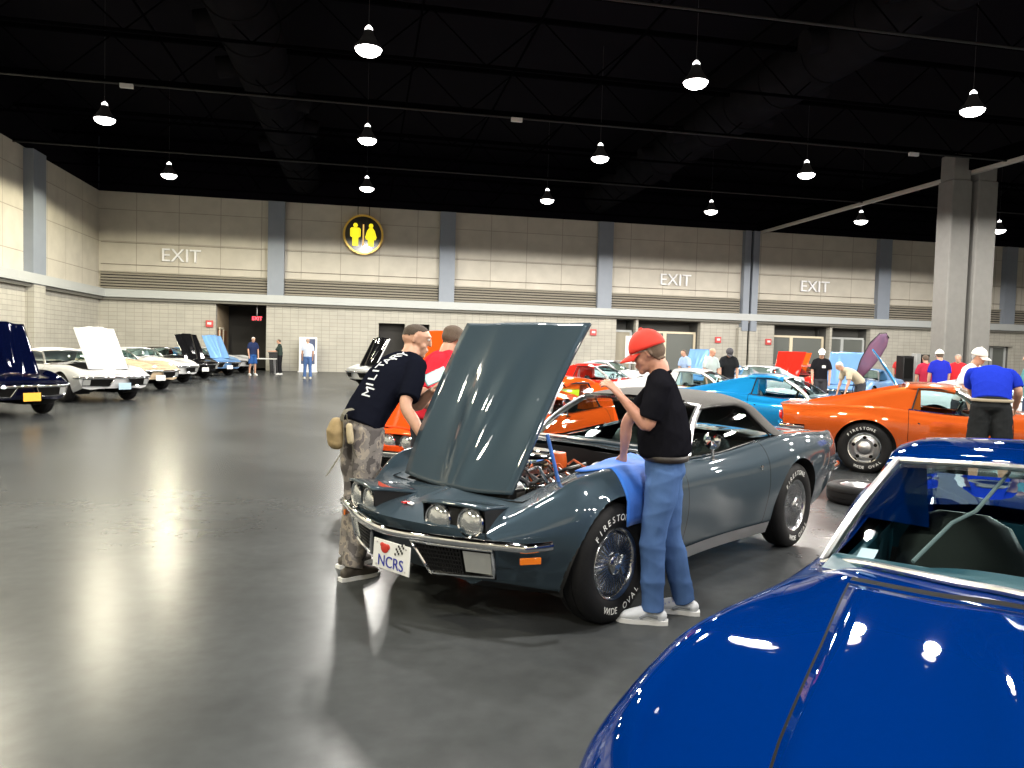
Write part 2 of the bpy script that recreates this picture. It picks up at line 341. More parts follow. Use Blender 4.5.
# roof trusses, pipes, ducts
k=80
for y0 in (40.5,36.6,32.9,28.7,24.6,20.5,16.0,11.5,7,2,-4):
    mb=MB(); z0,z1=9.05,10.4
    mb.box(((XL+XR)/2,y0,z0),(XR-XL,.07,.07)).box(((XL+XR)/2,y0,z1),(XR-XL,.12,.12),mi=0)
    xs=np.arange(XL,XR,1.5)
    for i,xx in enumerate(xs[:-1]):
        mb.tube([(xx,y0,z0 if i%2 else z1),(xx+1.5,y0,z1 if i%2 else z0)],.02,n=5)
    struct(mb,'trim_%d'%k,M_TRUSS); k+=1
M_PIPE=mat('conduit paint',(.007,.007,.008),rough=.6)
for y0 in (15.9,24.6,32.9): 
    pm_=MB().tube([(XL,y0-.1,8.97),(XR,y0-.1,8.97)],.032,n=8)
    if y0==24.6:
        for xb in (-7.0,4.66,19.18): pm_.box((xb,y0-.16,8.9),(.36,.1,.12),mi=1)
    struct(pm_,'trim_%d'%k,[M_PIPE,mat('pale junction box',(.6,.6,.6))]); k+=1
for x0 in (-5.6,1.2,4.1,6.8,9.6):
    struct(MB().tube([(x0,YF,9.6),(x0,YB,9.6)],.03,n=6),'trim_%d'%k,M_TRUSS); k+=1
for x0,t in ((-3.35,0),(12.9,1)):
    d=MB(); d.tube([(x0,YF,10.3),(x0,YB-.3,10.3)],.85,n=28)
    for yy in np.arange(-11,42,2.4): d.tube([(x0,yy,10.3),(x0,yy+.08,10.3)],.89,n=28)
    for i,yy in enumerate((13,19.2,25.6,31.8)):
        sx=1 if (i%2)^t else -1
        d.tube([(x0+sx*.6,yy,10.2),(x0+sx*1.35,yy,10.05)],.33,n=16)
        d.tube([(x0-sx*.6,yy+3,10.2),(x0-sx*1.3,yy+3,10.05)],.33,n=16)
    o=struct(d,'trim_%d'%k,M_DUCT,smooth=40); k+=1
M_PATCH=mat('reflective tag',(.75,.75,.78),rough=.4)
# lamps
M_SHADE=mat('lamp housing',(.04,.04,.045),rough=.5)
M_DIFF=mat('lamp diffuser',(1,1,1),emit=(1,.97,.93),emit_s=14)
M_NECK=mat('lamp glowing neck',(1,1,1),emit=(1,.98,.95),emit_s=4)
g_sh=MB().lathe([(.07,.42),(.10,.40),(.13,.30),(.20,.17),(.30,.05),(.315,0),(.30,-.01),(.29,.02),(.19,.12)],n=28).tube([(0,0,.40),(0,0,3.82)],.006,n=6).mesh('housing',M_SHADE)
g_df=MB().lathe([(0,-.17),(.10,-.16),(.20,-.125),(.27,-.07),(.30,-.01),(.29,.03),(0,.05)],n=28).mesh('diffuser',M_DIFF)
g_nk=MB().lathe([(.03,.52),(.085,.46),(.10,.36),(.05,.33)],n=16).mesh('neck',M_NECK)
rown={33.4:'farthest row',25.6:'middle row',17.85:'nearest row in view'}
ordn=['leftmost lamp','second lamp from the left','third lamp from the left','fourth lamp from the left','fifth lamp from the left','sixth lamp from the left']
for (x,y) in LAMPS:
    r=empty('high_bay_lamp',(x,y,LAMP_Z))
    i=round((x+7.95)/7.87)
    vis=y in rown and not(y==25.6 and i>3) and not (y==17.85 and i>3) and i<5
    tag(r,('high bay ceiling lamp, '+ordn[i]+' of the '+rown[y]) if vis else 'round high bay ceiling lamp outside the left, right or near edge of the view','lamp',group='high bay ceiling lamps')
    for nm,me in (('housing',g_sh),('diffuser',g_df),('neck',g_nk)):
        o=bpy.data.objects.new(nm,me); COL.objects.link(o); o.parent=r
    l=bpy.data.lights.new('lamp light','SPOT'); l.energy=LAMP_W; l.color=lamp_tint(x); l.spot_size=math.radians(172); l.spot_blend=.05; l.shadow_soft_size=.29
    lo=bpy.data.objects.new('lamp_light',l); COL.objects.link(lo); lo.parent=r; lo.location=(0,0,-.48)
# ================================================================== CARS
# car frame: +x to the nose, +y to the car's left, z up, origin on the floor between the axles
WB=1.245; WR=.338; AR=.385
def tables(v):
    if v=='c3': return dict(
     zc=[(2.19,.60),(2.1,.632),(1.9,.675),(1.73,.705),(1.5,.752),(1.245,.80),(.95,.842),(.66,.868),(.45,.885),(.2,.89),(-.3,.89),(-1,.90),(-1.5,.885),(-1.9,.868),(-2.2,.855),(-2.38,.85)],
     bulge=[(2.19,0),(1.8,.004),(1.5,.014),(1.1,.018),(.8,.010),(.575,.003),(.4,.002),(.2,0),(-2.4,0)],
     zv=[(2.19,.592),(2.1,.625),(1.9,.666),(1.73,.696),(1.5,.741),(1.245,.793),(.95,.838),(.66,.868),(.45,.876),(.2,.85),(-.3,.85),(-1,.87),(-1.5,.872),(-1.9,.86),(-2.2,.85),(-2.38,.845)],
     yf=[(2.19,.55),(2.1,.59),(1.9,.65),(1.7,.70),(1.245,.745),(.9,.75),(.4,.735),(0,.72),(-.4,.72),(-.8,.74),(-1.245,.765),(-1.8,.75),(-2.2,.71),(-2.38,.68)],
     zf=[(2.19,.575),(2.1,.625),(1.9,.70),(1.7,.765),(1.5,.82),(1.3,.85),(1.15,.858),(.95,.848),(.7,.828),(.4,.808),(0,.808),(-.35,.825),(-.7,.862),(-1.0,.892),(-1.245,.902),(-1.5,.897),(-1.8,.882),(-2.1,.868),(-2.38,.862)],
     yw=[(2.19,.61),(2.12,.67),(1.95,.755),(1.7,.835),(1.45,.872),(1.245,.878),(1.0,.868),(.7,.845),(.35,.818),(0,.805),(-.35,.815),(-.7,.845),(-1.0,.87),(-1.245,.88),(-1.6,.872),(-2.0,.84),(-2.25,.80),(-2.38,.77)],
     zw=[(2.19,.50),(1.9,.54),(1.245,.57),(0,.56),(-1.245,.62),(-2.0,.64),(-2.38,.64)],
     zs=[(2.19,.32),(2.0,.27),(1.7,.235),(1.2,.215),(-1.2,.215),(-1.7,.25),(-2.1,.31),(-2.38,.37)],
     bend=.27,cap=.25)
    return dict(
     zc=[(2.20,.70),(2.1,.73),(1.9,.765),(1.73,.785),(1.5,.81),(1.245,.83),(.95,.855),(.66,.88),(.45,.90),(.2,.90),(-.3,.90),(-1,.90),(-1.5,.88),(-1.9,.85),(-2.1,.82),(-2.25,.79)],
     bulge=[(2.2,0),(1.9,.01),(1.5,.025),(1.1,.03),(.7,.03),(.4,.01),(.2,0),(-2.3,0)],
     zv=[(2.20,.695),(2.1,.72),(1.9,.745),(1.73,.762),(1.5,.782),(1.245,.80),(.95,.82),(.66,.84),(.45,.86),(.2,.86),(-.3,.86),(-1,.87),(-1.5,.86),(-1.9,.84),(-2.1,.81),(-2.25,.78)],
     yf=[(2.2,.72),(2.1,.74),(1.9,.745),(1.245,.75),(.4,.74),(0,.73),(-.4,.73),(-1.245,.76),(-1.8,.74),(-2.1,.70),(-2.25,.68)],
     zf=[(2.2,.68),(2.1,.735),(1.9,.785),(1.7,.82),(1.3,.865),(1.0,.86),(.4,.845),(0,.845),(-.4,.855),(-1.0,.90),(-1.245,.905),(-1.8,.87),(-2.1,.83),(-2.25,.78)],
     yw=[(2.2,.86),(1.9,.875),(1.245,.885),(.4,.855),(0,.85),(-.4,.855),(-1.245,.885),(-1.8,.86),(-2.1,.83),(-2.25,.79)],
     zw=[(2.2,.62),(1.245,.66),(0,.64),(-1.245,.68),(-2.25,.62)],
     zs=[(2.2,.36),(2.0,.30),(1.7,.25),(1.2,.215),(-1.2,.215),(-1.7,.25),(-2.0,.31),(-2.25,.37)],
     bend=.16,cap=.3)
NSUB=[5,3,6,1,3,5,5,6,5,4,1,2,2]
CI=np.concatenate([[0],np.cumsum(NSUB)])     # column of each control point
XNAMES=dict(hood_f=1.73,hood_r=.575,door_f=.42,door_r=-.74,cock_f=.22,cock_r=-1.0,slot_a=.545,slot_b=.505)
HY=.56
class Shape:
    def __init__(s,v='c3',dx=.026):
        T=s.T=tables(v); s.v=v; x1=T['zc'][0][0]; x0=T['zc'][-1][0]; s.x0,s.x1=x0,x1
        g=.0035
        keys=[x0,x1,1.73+g,1.73-g,.575+g,.575-g,.42+g,.42-g,-.74+g,-.74-g,.22,-1.0,.545,.505,-1.15+g,-1.15-g]
        xs=sorted(set(keys)); out=[]
        for a,b in zip(xs[:-1],xs[1:]):
            n=max(1,int(math.ceil((b-a)/dx))); out+=list(a+(b-a)*np.arange(n)/n)
        s.x=np.array(out+[x1]); s.P=s.section(s.x)
        s.N=s.P.shape[1]
    def ctrl(s,x):
        T=s.T; f={k:smo(T[k],x) for k in ('zc','bulge','zv','yf','zf','yw','zw','zs')}
        n=len(x); C=np.zeros((n,14,2)); yf=f['yf']; hyt=lerp([(2.24,.48),(-2.4,.52)],x) if s.v=='c2' else lerp([(2.24,.40),(1.73,.455),(1.4,.485),(1.0,.50),(.575,.525),(-2.4,.525)],x); hy=np.minimum(hyt,yf-.08)
        zcv=f['zc']+f['bulge']*.6
        C[:,0]=np.stack([0*x,zcv],1); bw=lerp([(2.24,.04),(1.73,.06),(.575,.20),(-2.4,.2)],x); C[:,1]=np.stack([bw,zcv-.001],1)
        C[:,2]=np.stack([bw+.035,f['zc']-f['bulge']*.15-.002],1)
        C[:,3]=np.stack([hy-.003,f['zv']],1); C[:,4]=np.stack([hy+.003,f['zv']],1)
        ins=np.maximum(np.minimum(.675,yf-.045),hy+.02); C[:,5]=np.stack([ins,f['zv']*.35+(f['zf'])*.65],1)
        C[:,6]=np.stack([yf,f['zf']],1)
        C[:,7]=np.stack([yf*.36+f['yw']*.64+.008,f['zf']*.66+f['zw']*.34],1)
        C[:,8]=np.stack([f['yw'],f['zw']],1)
        zl=f['zs']*.55+f['zw']*.45
        C[:,9]=np.stack([f['yw']-.03,zl],1)
        C[:,10]=np.stack([f['yw']-.062,f['zs']+.062],1); C[:,11]=np.stack([f['yw']-.066,f['zs']+.055],1)
        C[:,12]=np.stack([f['yw']-.10,f['zs']],1); C[:,13]=np.stack([0*x+.42,f['zs']-.01],1)
        return C
    def section(s,x):
        C=s.ctrl(x); d=np.linalg.norm(np.diff(C,axis=1),axis=2).mean(0); t=np.concatenate([[0],np.cumsum(d)])
        tq=[]
        for k,n in enumerate(NSUB): tq+=list(t[k]+(t[k+1]-t[k])*np.arange(n)/n)
        tq=np.array(tq+[t[-1]]); V=cubic(t,np.moveaxis(C,1,0),tq); V=np.moveaxis(V,0,1)  # n,m,2
        n,m=V.shape[:2]; P=np.zeros((n,m,3)); P[...,0]=x[:,None]; P[...,1]=V[...,0]; P[...,2]=V[...,1]
        return s.warp(P)
    def warp(s,P):
        P=P.copy(); x=P[...,0]; y=np.abs(P[...,1]); z=P[...,2]
        w=np.clip((x-1.45)/(s.x1-1.45),0,1); w=w*w*(3-2*w)
        off=-w*s.T['bend']*(y/.74)**(1.5 if s.v=='c3' else 1.9) - w*s.T['cap']*np.clip(.56-z,0,1)
        w2=np.clip((-1.9-x)/(-1.9-s.x0),0,1); off+=w2*w2*(.10*(y/.8)**3+.20*np.clip(.62-z,0,1))
        P[...,0]+=off; return P
    def side_y(s,x,z):
        P=s.section(np.array([x]))[0]; a=P[CI[6]:CI[12]+1]; return float(np.interp(z,a[::-1,2],a[::-1,1]))
    def top_z(s,x,y):
        P=s.section(np.array([x]))[0]; a=P[:CI[8]+1]; return float(np.interp(abs(y),a[:,1],a[:,2]))
    def pt(s,x,t):   # t = fractional control index
        k=int(min(t,12.999)); j=CI[k]+(t-k)*NSUB[k]; P=s.section(np.array([x]))[0]; a=int(j); return P[a]*(1-(j-a))+P[min(a+1,len(P)-1)]*(j-a)
    def parts(s):
        """split the skin into faces per panel; returns dict name->MB"""
        x=s.x; P=s.P; n,m=P.shape[:2]
        full=np.concatenate([P[:,::-1][:,:-1]*np.array([1,-1,1]),P],1); M=full.shape[1]; c0=m-1
        V=full.reshape(-1,3).copy()
        X=full[...,0]; Yv=np.abs(full[...,1]); Z=full[...,2]
        ins=np.zeros((n,M),bool)
        for ax in (WB,-WB):
            dxx=X-ax; dz=Z-.335; r=np.hypot(dxx,dz*(1.0)); k=(r<AR)&(Yv>.40)&(Z<.82); ins|=k
        res={}; 
        faces={}
        sn={}
        def put(nm,q,mi=0): faces.setdefault(nm,[]).append((q,mi))
        for i in range(n-1):
            xm=(x[i]+x[i+1])/2; thin=(x[i+1]-x[i])<.0075
            for j in range(M-1):
                jj=abs((j+.5)-c0); k=int(np.searchsorted(CI,jj,side='right')-1)
                q=[(i,j),(i+1,j),(i+1,j+1),(i,j+1)]
                st=[ins[a] for a in q]
                if all(st): continue
                ym=(Yv[i,j]+Yv[i,j+1])/2
                ix=i*M+j; quad=(ix,ix+M,ix+M+1,ix+1)
                side='left' if j+.5>c0 else 'right'
                if k<5 and -1.0<xm<.22: continue
                if k<4 and .575<xm<1.73:
                    if k==3 or (thin and (abs(xm-1.73)<.005 or abs(xm-.575)<.005)): put('body',quad,1)
                    else: put('hood',quad)
                    continue
                if k<4 and (abs(xm-1.73)<.004 or abs(xm-.575)<.004): put('body',quad,1); continue
                if k<4 and .505<xm<.545: put('body',quad,1); continue
                if k<5 and .22<xm<.47-.25*(ym/.68)**2: put('body',quad,2); continue
                if k>=5 and k<=9 and -.74<xm<.42:
                    if thin: put('body',quad,1)
                    else: put('door_'+side,quad)
                    continue
                if thin and (abs(xm-.42)<.004 or abs(xm+.74)<.004) and 5<=k<=9: put('body',quad,1); continue
                if k==10 and -.74<xm<.42: put('body',quad,1); continue
                put('body',quad,3 if k>=12 else 0)
        # snap arch vertices
        for a in np.argwhere(ins):
            p=V[a[0]*M+a[1]]; ax=WB if p[0]>0 else -WB; d=np.array([p[0]-ax,p[2]-.335]); r=np.hypot(*d)+1e-9; d*=AR/r; p[0]=ax+d[0]; p[2]=.335+d[1]
        for nm,fl in faces.items():
            used=sorted({i for q,_ in fl for i in q}); mp={u:i for i,u in enumerate(used)}; mb=MB(); mb.v=[tuple(V[u]) for u in used]
            for q,mi in fl: mb.f.append(tuple(mp[i] for i in q)); mb.m.append(mi)
            res[nm]=mb
        # nose and tail caps
        b=res['body']
        for e,fl in ((n-1,False),(0,True)):
            S=full[e]; top=S[c0-CI[8]:c0+CI[8]+1]; h=len(S)
            low=np.concatenate([S[c0-CI[8]:None:-1][:0],S[:c0-CI[8]+1][::-1]]) # right widest -> right underside end
            lowL=S[c0+CI[8]:]
            # lower lip from right widest down, across, up to left widest
            mid=np.linspace(low[-1],lowL[-1],8)[1:-1]; lo=np.concatenate([low,mid,lowL[::-1]])
            def res_y(A,k=33):
                d=np.concatenate([[0],np.cumsum(np.linalg.norm(np.diff(A,axis=0),axis=1))]); q=np.linspace(0,d[-1],k); return np.stack([np.interp(q,d,A[:,c]) for c in range(3)],1)
            ys=top[:,1]; lo2=np.stack([np.interp(ys,np.maximum.accumulate(lo[:,1]),lo[:,c]) for c in range(3)],1); lo2[:,1]=ys
            lo2[:,2]=np.interp(ys,np.maximum.accumulate(lo[:,1]),lo[:,2])
            G=np.array([top*(1-t)+lo2*t for t in np.linspace(0,1,7)])
            if fl: G[1:-1,:,0]+=.03
            b.grid(G,0,flip=not fl)
        return res
SHAPES={}
def shape(v,dx):
    if (v,dx) not in SHAPES:
        s=Shape(v,dx); SHAPES[(v,dx)]=(s,s.parts())
    return SHAPES[(v,dx)]
MESHC={}
def cached(key,fn):
    if key not in MESHC: MESHC[key]=fn()
    return MESHC[key]
def inst(name,me,parent,mats=None,loc=None,rot=None):
    o=bpy.data.objects.new(name,me); COL.objects.link(o); o.parent=parent
    if mats:
        for i,m in enumerate(mats):
            if m is None: continue
            o.material_slots[i].link='OBJECT'; o.material_slots[i].material=m
    if loc is not None: o.location=loc
    if rot is not None: o.rotation_euler=rot
    return o
M_CAP=mat('polished wheel cover',(.55,.56,.58),rough=.2,metal=1)
# ---- wheels
def tyre_mb(w=.20,r=WR,rim=.195,n=56):
    h=w/2
    return MB().lathe([(rim,-h*.72),(rim+.012,-h*.86),(rim+.05,-h*.99),(rim+.09,-h),(r-.035,-h*.93),(r-.012,-h*.80),(r-.002,-h*.60),(r,-h*.35),(r-.006,-h*.33),(r-.006,-h*.29),(r,-h*.27),(r,0),(r,h*.27),(r-.006,h*.29),(r-.006,h*.33),(r,h*.35),(r-.002,h*.60),(r-.012,h*.80),(r-.035,h*.93),(rim+.09,h),(rim+.05,h*.99),(rim+.012,h*.86),(rim,h*.72)],axis='y',n=n)
def build_wheel(parent,x,sd,style,letters,lo=False,turn=0):
    y=sd*.755; ww=empty_part('wheel',parent,(x,y,WR),turn+(0 if sd>0 else PI))
    n=56 if not lo else 28
    t=inst('tyre',cached(('tyre',lo),lambda:tyre_mb(n=n).mesh('tyre',M_RUBBER)),ww)
    def cap():
        m=MB(); m.lathe([(.203,.068),(.207,.080),(.203,.086),(.192,.080),(.178,.058),(.176,.04),(.0,.035)],axis='y',n=n)
        if style=='finned':
            m.lathe([(.174,.050),(.165,.060),(.062,.070),(.060,.088),(.050,.096),(.03,.10),(.028,.112),(.0,.116)],axis='y',n=n)
            k=40 if not lo else 20
            for i in range(k):
                a=2*PI*i/k; c,s_=math.cos(a),math.sin(a); R=Matrix(((c,0,-s_),(0,1,0),(s_,0,c)))
                m.box((.115*c,.071,.115*s_),(.10,.018,.005),rot=R)
            for i in range(3):
                a=2*PI*i/3; c,s_=math.cos(a),math.sin(a); R=Matrix(((c,0,-s_),(0,1,0),(s_,0,c)))
                m.box((.033*c,.112,.033*s_),(.05,.02,.018),rot=R)
        else:
            m.lathe([(.172,.045),(.15,.05),(.125,.070),(.095,.066),(.085,.05),(.078,.052),(.075,.09),(.060,.102),(.0,.106)],axis='y',n=n)
        return m.mesh('wheel_cap',M_CAP if style=='finned' else M_STEEL)
    c=inst('wheel_cap' if style=='finned' else 'rim',cached(('cap',style,lo),cap),ww)
    if style=='rally' and not lo:
        for i in range(5):
            a=2*PI*i/5+.3; inst('slot',cached('slots',lambda:MB().sphere((0,0,0),(.026,.014,.026),10).mesh('slot',M_BLACK)),ww,loc=(.137*math.cos(a),.062,.137*math.sin(a)))
        inst('trim_ring',cached('ring',lambda:MB().lathe([(.178,.062),(.192,.085),(.205,.088),(.209,.078)],axis='y',n=56).mesh('trim_ring',M_CHROME)),ww)
    inst('brake_drum',cached('drum',lambda:MB().lathe([(.0,.03),(.17,.03),(.17,-.08),(.0,-.08)],axis='y',n=24).mesh('brake_drum',M_UNDER)),ww)
    if letters:
        def lt(word,a0,step):
            m=MB()
            if 1:
                # angles measured seen from outside (looking toward -y), counter-clockwise
                top=step<0
                for i,ch in enumerate(word):
                    a=a0+step*i; rr=.262
                    # basis: outward view; right = -x for +y side viewer -> use e=( -cos, sin)
                    ex=Vector((-math.cos(a),0,math.sin(a)))  # radial
                    up=ex if top else -ex; rt=up.cross(Vector((0,-1,0)))*-1
                    rt=Vector((0,1,0)).cross(up)*1.0
                    rt=up.cross(Vector((0,1,0)))
                    M=Matrix(((rt.x,up.x,0,ex.x*rr),(0,0,1,.0985),(rt.z,up.z,0,ex.z*rr),(0,0,0,1)))
                    text_mb(ch,.052,.002,mb=m,M=M)
            return m.mesh('raised_lettering',M_LETTER)
        for wd in (('FIRESTONE',math.radians(140),-.165),('WIDE',math.radians(248),.12),('OVAL',math.radians(-72),.17)): inst('raised_lettering',cached(('letters',wd[0]),lambda:lt(*wd)),ww)
    return ww
def empty_part(name,parent,loc,rz=0):
    o=bpy.data.objects.new(name,None); COL.objects.link(o); o.parent=parent; o.location=loc; o.rotation_euler=(0,0,rz); o.empty_display_size=.1; return o
M_TRIM=mat('satin bright trim',(.8,.8,.82),rough=.28,metal=1)
# ---- greenhouse
def ws_base(y,s): 
    x=.47-.25*(y/.68)**2; return np.array([x,y,s.top_z(x,y)+.012])
def ws_top(y,v='c3'):
    return np.array([-.10-.10*(y/.53)**2,y,1.172-.028*(y/.53)**2])
def windshield(s):
    A=[]
    for t in np.linspace(0,1,9):
        row=[]
        for u in np.linspace(-1,1,25):
            b=ws_base(u*.675,s); q=ws_top(u*.525); p=b*(1-t)+q*t; p[0]+=.035*math.sin(PI*t); p[2]+=.018*math.sin(PI*t); row.append(p)
        A.append(row)
    return np.array(A)
def interior_mb():
    m=MB()
    m.box((-.35,0,.28),(1.5,1.3,.04)).box((-1.05,0,.55),(.06,1.3,.55)).box((.42,0,.5),(.06,1.3,.5)).box((-.35,.66,.52),(1.5,.04,.5)).box((-.35,-.66,.52),(1.5,.04,.5)).box((-.4,0,.42),(1.1,.22,.3))
    return m
def build_car(name,loc,yaw,pm,label,group=None,v='c3',roof='coupe',hood=0,lamps=False,hi=True,style='rally',interior=None,top_m=None,letters=False,plate=None,hood_in=None,cat='car',front=True,turn=0,mirror=True):
    """loc (x,y), yaw radians, pm paint material"""
    root=empty(name,(loc[0],loc[1],0),yaw); tag(root,label,cat,group)
    dx=.026 if hi else .06
    s,parts=shape(v,dx); K=(v,dx)
    interior=interior or M_VINYLB
    body=inst('body',cached((K,'body'),lambda:parts['body'].mesh('body',[pm,M_BLACK,interior,M_UNDER],smooth=45)),root,[pm,None,interior])
    for sd in ('left','right'):
        d=inst('door',cached((K,'door',sd),lambda:parts['door_'+sd].mesh('door',[pm],smooth=45)),root,[pm])
        if hi:
            y=1 if sd=='left' else -1
            sy=s.side_y(-.6,.66)
            MB().lathe([(.0,0),(.016,0),(.016,.008),(.0,.012)],c=(-.62,0,0),axis='y',n=14).build('door_lock',M_CHROME,d,loc=(0,y*(s.side_y(-.62,.70)),.70))
    # hood, hinged at its front edge
    hx,hz=1.73,s.top_z(1.73,0)-.02
    hm=cached((K,'hood'),lambda:MB().add([(a-hx,b,c-hz) for a,b,c in parts['hood'].v],parts['hood'].f).mesh('hood',[pm,M_DARK],smooth=45))
    h=inst('hood',hm,root,[pm,hood_in or pm],loc=(hx,0,hz),rot=(0,math.radians(hood),0))
    sl=h.modifiers.new('thickness','SOLIDIFY'); sl.thickness=.018; sl.offset=-1; sl.material_offset=1 if hood else 0; sl.material_offset_rim=0
    # wheel housings
    def hous(ax,sd):
        m=MB()
        if 1:
            if 1:
                A=[]
                for t in np.linspace(-.35,PI+.35,26):
                    x=ax+AR*math.cos(t); z=.335+AR*math.sin(t); yo=s.side_y(x,max(z,.24))-.004
                    A.append([(x,sd*yo,z),(x,sd*.40,z)])
                m.grid(A)
                r=[(ax+AR*math.cos(t),sd*.41,.335+AR*math.sin(t)) for t in np.linspace(-.35,PI+.35,26)]
                m.add(r,[tuple(range(26))])
        return m.mesh('wheel_housing',M_UNDER)
    for ax in (WB,-WB):
        for sd in (1,-1): inst('wheel_housing',cached((K,'hous',ax,sd),lambda:hous(ax,sd)),root)
    if hood:
        def bay():
            m=MB(); x0,x1,yy,z0=.67,1.72,.55,.36
            for sd in (1,-1):
                A=[[(x,sd*yy,s.top_z(x,yy)-.004),(x,sd*yy,z0)] for x in np.linspace(x0,x1,12)]; m.grid(A)
            for xx in (x0,x1):
                A=[[(xx,y,s.top_z(xx,y)-.004),(xx,y,z0)] for y in np.linspace(-yy,yy,12)]; m.grid(A)
            m.box(((x0+x1)/2,0,z0),(x1-x0,2*yy,.02))
            return m.mesh('engine_bay',M_UNDER)
        inst('engine_bay',cached((K,'bay'),bay),root)
    for ax in (WB,-WB):
        for sd in (1,-1):
            build_wheel(root,ax,sd,style,letters,lo=not hi,turn=turn if ax>0 else 0)
    # windshield and its trim
    W=windshield(s)
    inst('windshield',cached((K,'ws'),lambda:MB().grid(W).mesh('windshield',M_GLASS)),root)
    def wst():
        m=MB(); m.tube(W[0],.012,8); m.tube(W[-1]+np.array([0,0,.006]),.013,8,ry=.016)
        for c in (0,-1):
            p=W[:,c].copy(); m.tube(p,.026,8,ry=.015,side=(1,0,.3))
            p2=p+np.array([-.035,0,.0]); m.tube(p2,.016,6)
        return m.mesh('windshield_frame',M_TRIM)
    inst('windshield_frame',cached((K,'wsf'),wst),root)
    inst('interior_tub',cached('tub',lambda:interior_mb().mesh('interior_tub',interior)),root,[interior])
    # seats, dash, steering wheel
    def seat():
        m=MB(); m.tube([(-.52,0,.40),(-.45,0,.44),(-.1,0,.47),(-.02,0,.43)],.24,14,ry=.075,side=(0,1,0))
        m.tube([(-.55,0,.42),(-.62,0,.6),(-.68,0,.76),(-.70,0,.86),(-.705,0,.90)],[.24,.24,.225,.17,.09],14,ry=[.07,.065,.06,.05,.03],side=(0,1,0)); return m.mesh('seat',M_VINYLB)
    for sd in (1,-1): inst('seat',cached('seat',seat),root,None,loc=(0,sd*.34,0))
    def dash():
        m=MB(); A=[]
        for y in np.linspace(-.64,.64,17):
            A.append([(.40,y,.86),(.24,y,.87),(.15,y,.855),(.12,y,.80),(.16,y,.62),(.30,y,.50)])
        m.grid(A)
        for y in (.26,.44): m.lathe([(.0,0),(.06,0),(.07,.02),(.07,.0)],c=(.13,y,.76),axis='x',n=16)
        return m.mesh('dashboard',interior)
    inst('dashboard',cached('dash',dash),root,[interior])
    def sw():
        m=MB(); a=np.linspace(0,2*PI,29)[:-1]; R=Euler((0,.35,0)).to_matrix()
        m.tube([tuple(R@Vector((0,.185*math.cos(t),.185*math.sin(t)))) for t in a],.012,8,closed=True)
        m.tube([(0,0,0),(.22,0,-.06)],.025,8); 
        for t in (PI/2,PI*7/6,PI*11/6): m.tube([(0,0,0),tuple(R@Vector((0,.18*math.cos(t),.18*math.sin(t))))],.009,6)
        return m.mesh('steering_wheel',M_DARK)
    if hi or roof!='coupe': inst('steering_wheel',cached('sw',sw),root,loc=(-.07,.34,.80))
    # roofs
    roof_m=pm
    if roof=='coupe':
        def rf():
            m=MB(); A=[]
            for x in np.linspace(-.10,-.78,12):
                row=[]
                for u in np.linspace(-1,1,21):
                    y=.545*u; xx=x-(.10*(abs(y)/.53)**2 if x>-.2 else .10*(abs(y)/.53)**2*max(0,(x+.78)/.58)); z=lerp([(-.10,1.172),(-.25,1.196),(-.45,1.208),(-.65,1.205),(-.78,1.195)],x)-.034*abs(u)**2.4-(.012 if abs(u)>.98 else 0)
                    row.append((xx,y,z))
                row=[(row[0][0],-.555,row[0][2]-.035)]+row+[(row[-1][0],.555,row[-1][2]-.035)]
                A.append(row)
            m.grid(A); return m.mesh('roof_panel',pm,smooth=50)
        r=inst('roof_panel',cached((K,'roof'),rf),root,[pm]); sm=r.modifiers.new('th','SOLIDIFY'); sm.thickness=.02; sm.offset=-1
        def sail(sd):
            m=MB()
            if 1:
                A=[]
                for t in np.linspace(0,1,18):
                    x=-.60-1.45*t; zt=lerp([(0,1.163),(.1,1.160),(.25,1.12),(.5,1.025),(.75,.94),(1,.875)],t); yt=.55+.06*t
                    zb=s.top_z(x,.70)-.006; yb=.705
                    if t<.12: yb=.70
                    zt=max(zt,zb+.004); zi=s.top_z(x,.5)-.02
                    ym=yt+(yb-yt)*.45; zm=zt+(zb-zt)*.40
                    row=[(x,sd*(yt-.10+.04*t),min(zi,zt)),(x,sd*(yt-.075+.03*t),zt-.012),(x,sd*(yt-.03),zt+.012 if t<.9 else zt),(x,sd*(yt+.006),zt-.008),(x,sd*(ym+.006),zm),(x,sd*yb,zb)]
                    A.append(row)
                m.grid(A,flip=sd<0)
                m.add(A[0],[tuple(range(6))])
            return m.mesh('sail_panel',pm,smooth=50)
        for sd in (1,-1): inst('sail_panel',cached((K,'sail',sd),lambda:sail(sd)),root,[pm])
        inst('rear_window',cached((K,'rw'),lambda:MB().grid([[(-.78-.06*(1-u*u),.46*u,1.18),(-.86-.06*(1-u*u),.50*u,.90)] for u in np.linspace(-1,1,11)]).mesh('rear_window',M_GLASSD)),root)
        # t-bar and gaps on the roof
        if hi: inst('roof_seam',cached((K,'seam'),lambda:MB().tube([(-.12,0,1.178),(-.3,0,1.204),(-.5,0,1.212),(-.63,0,1.21)],.006,6).tube([(-.64,-.54,1.176),(-.64,-.3,1.20),(-.64,0,1.211),(-.64,.3,1.20),(-.64,.54,1.176)],.005,6).mesh('roof_seam',M_DARK)),root)
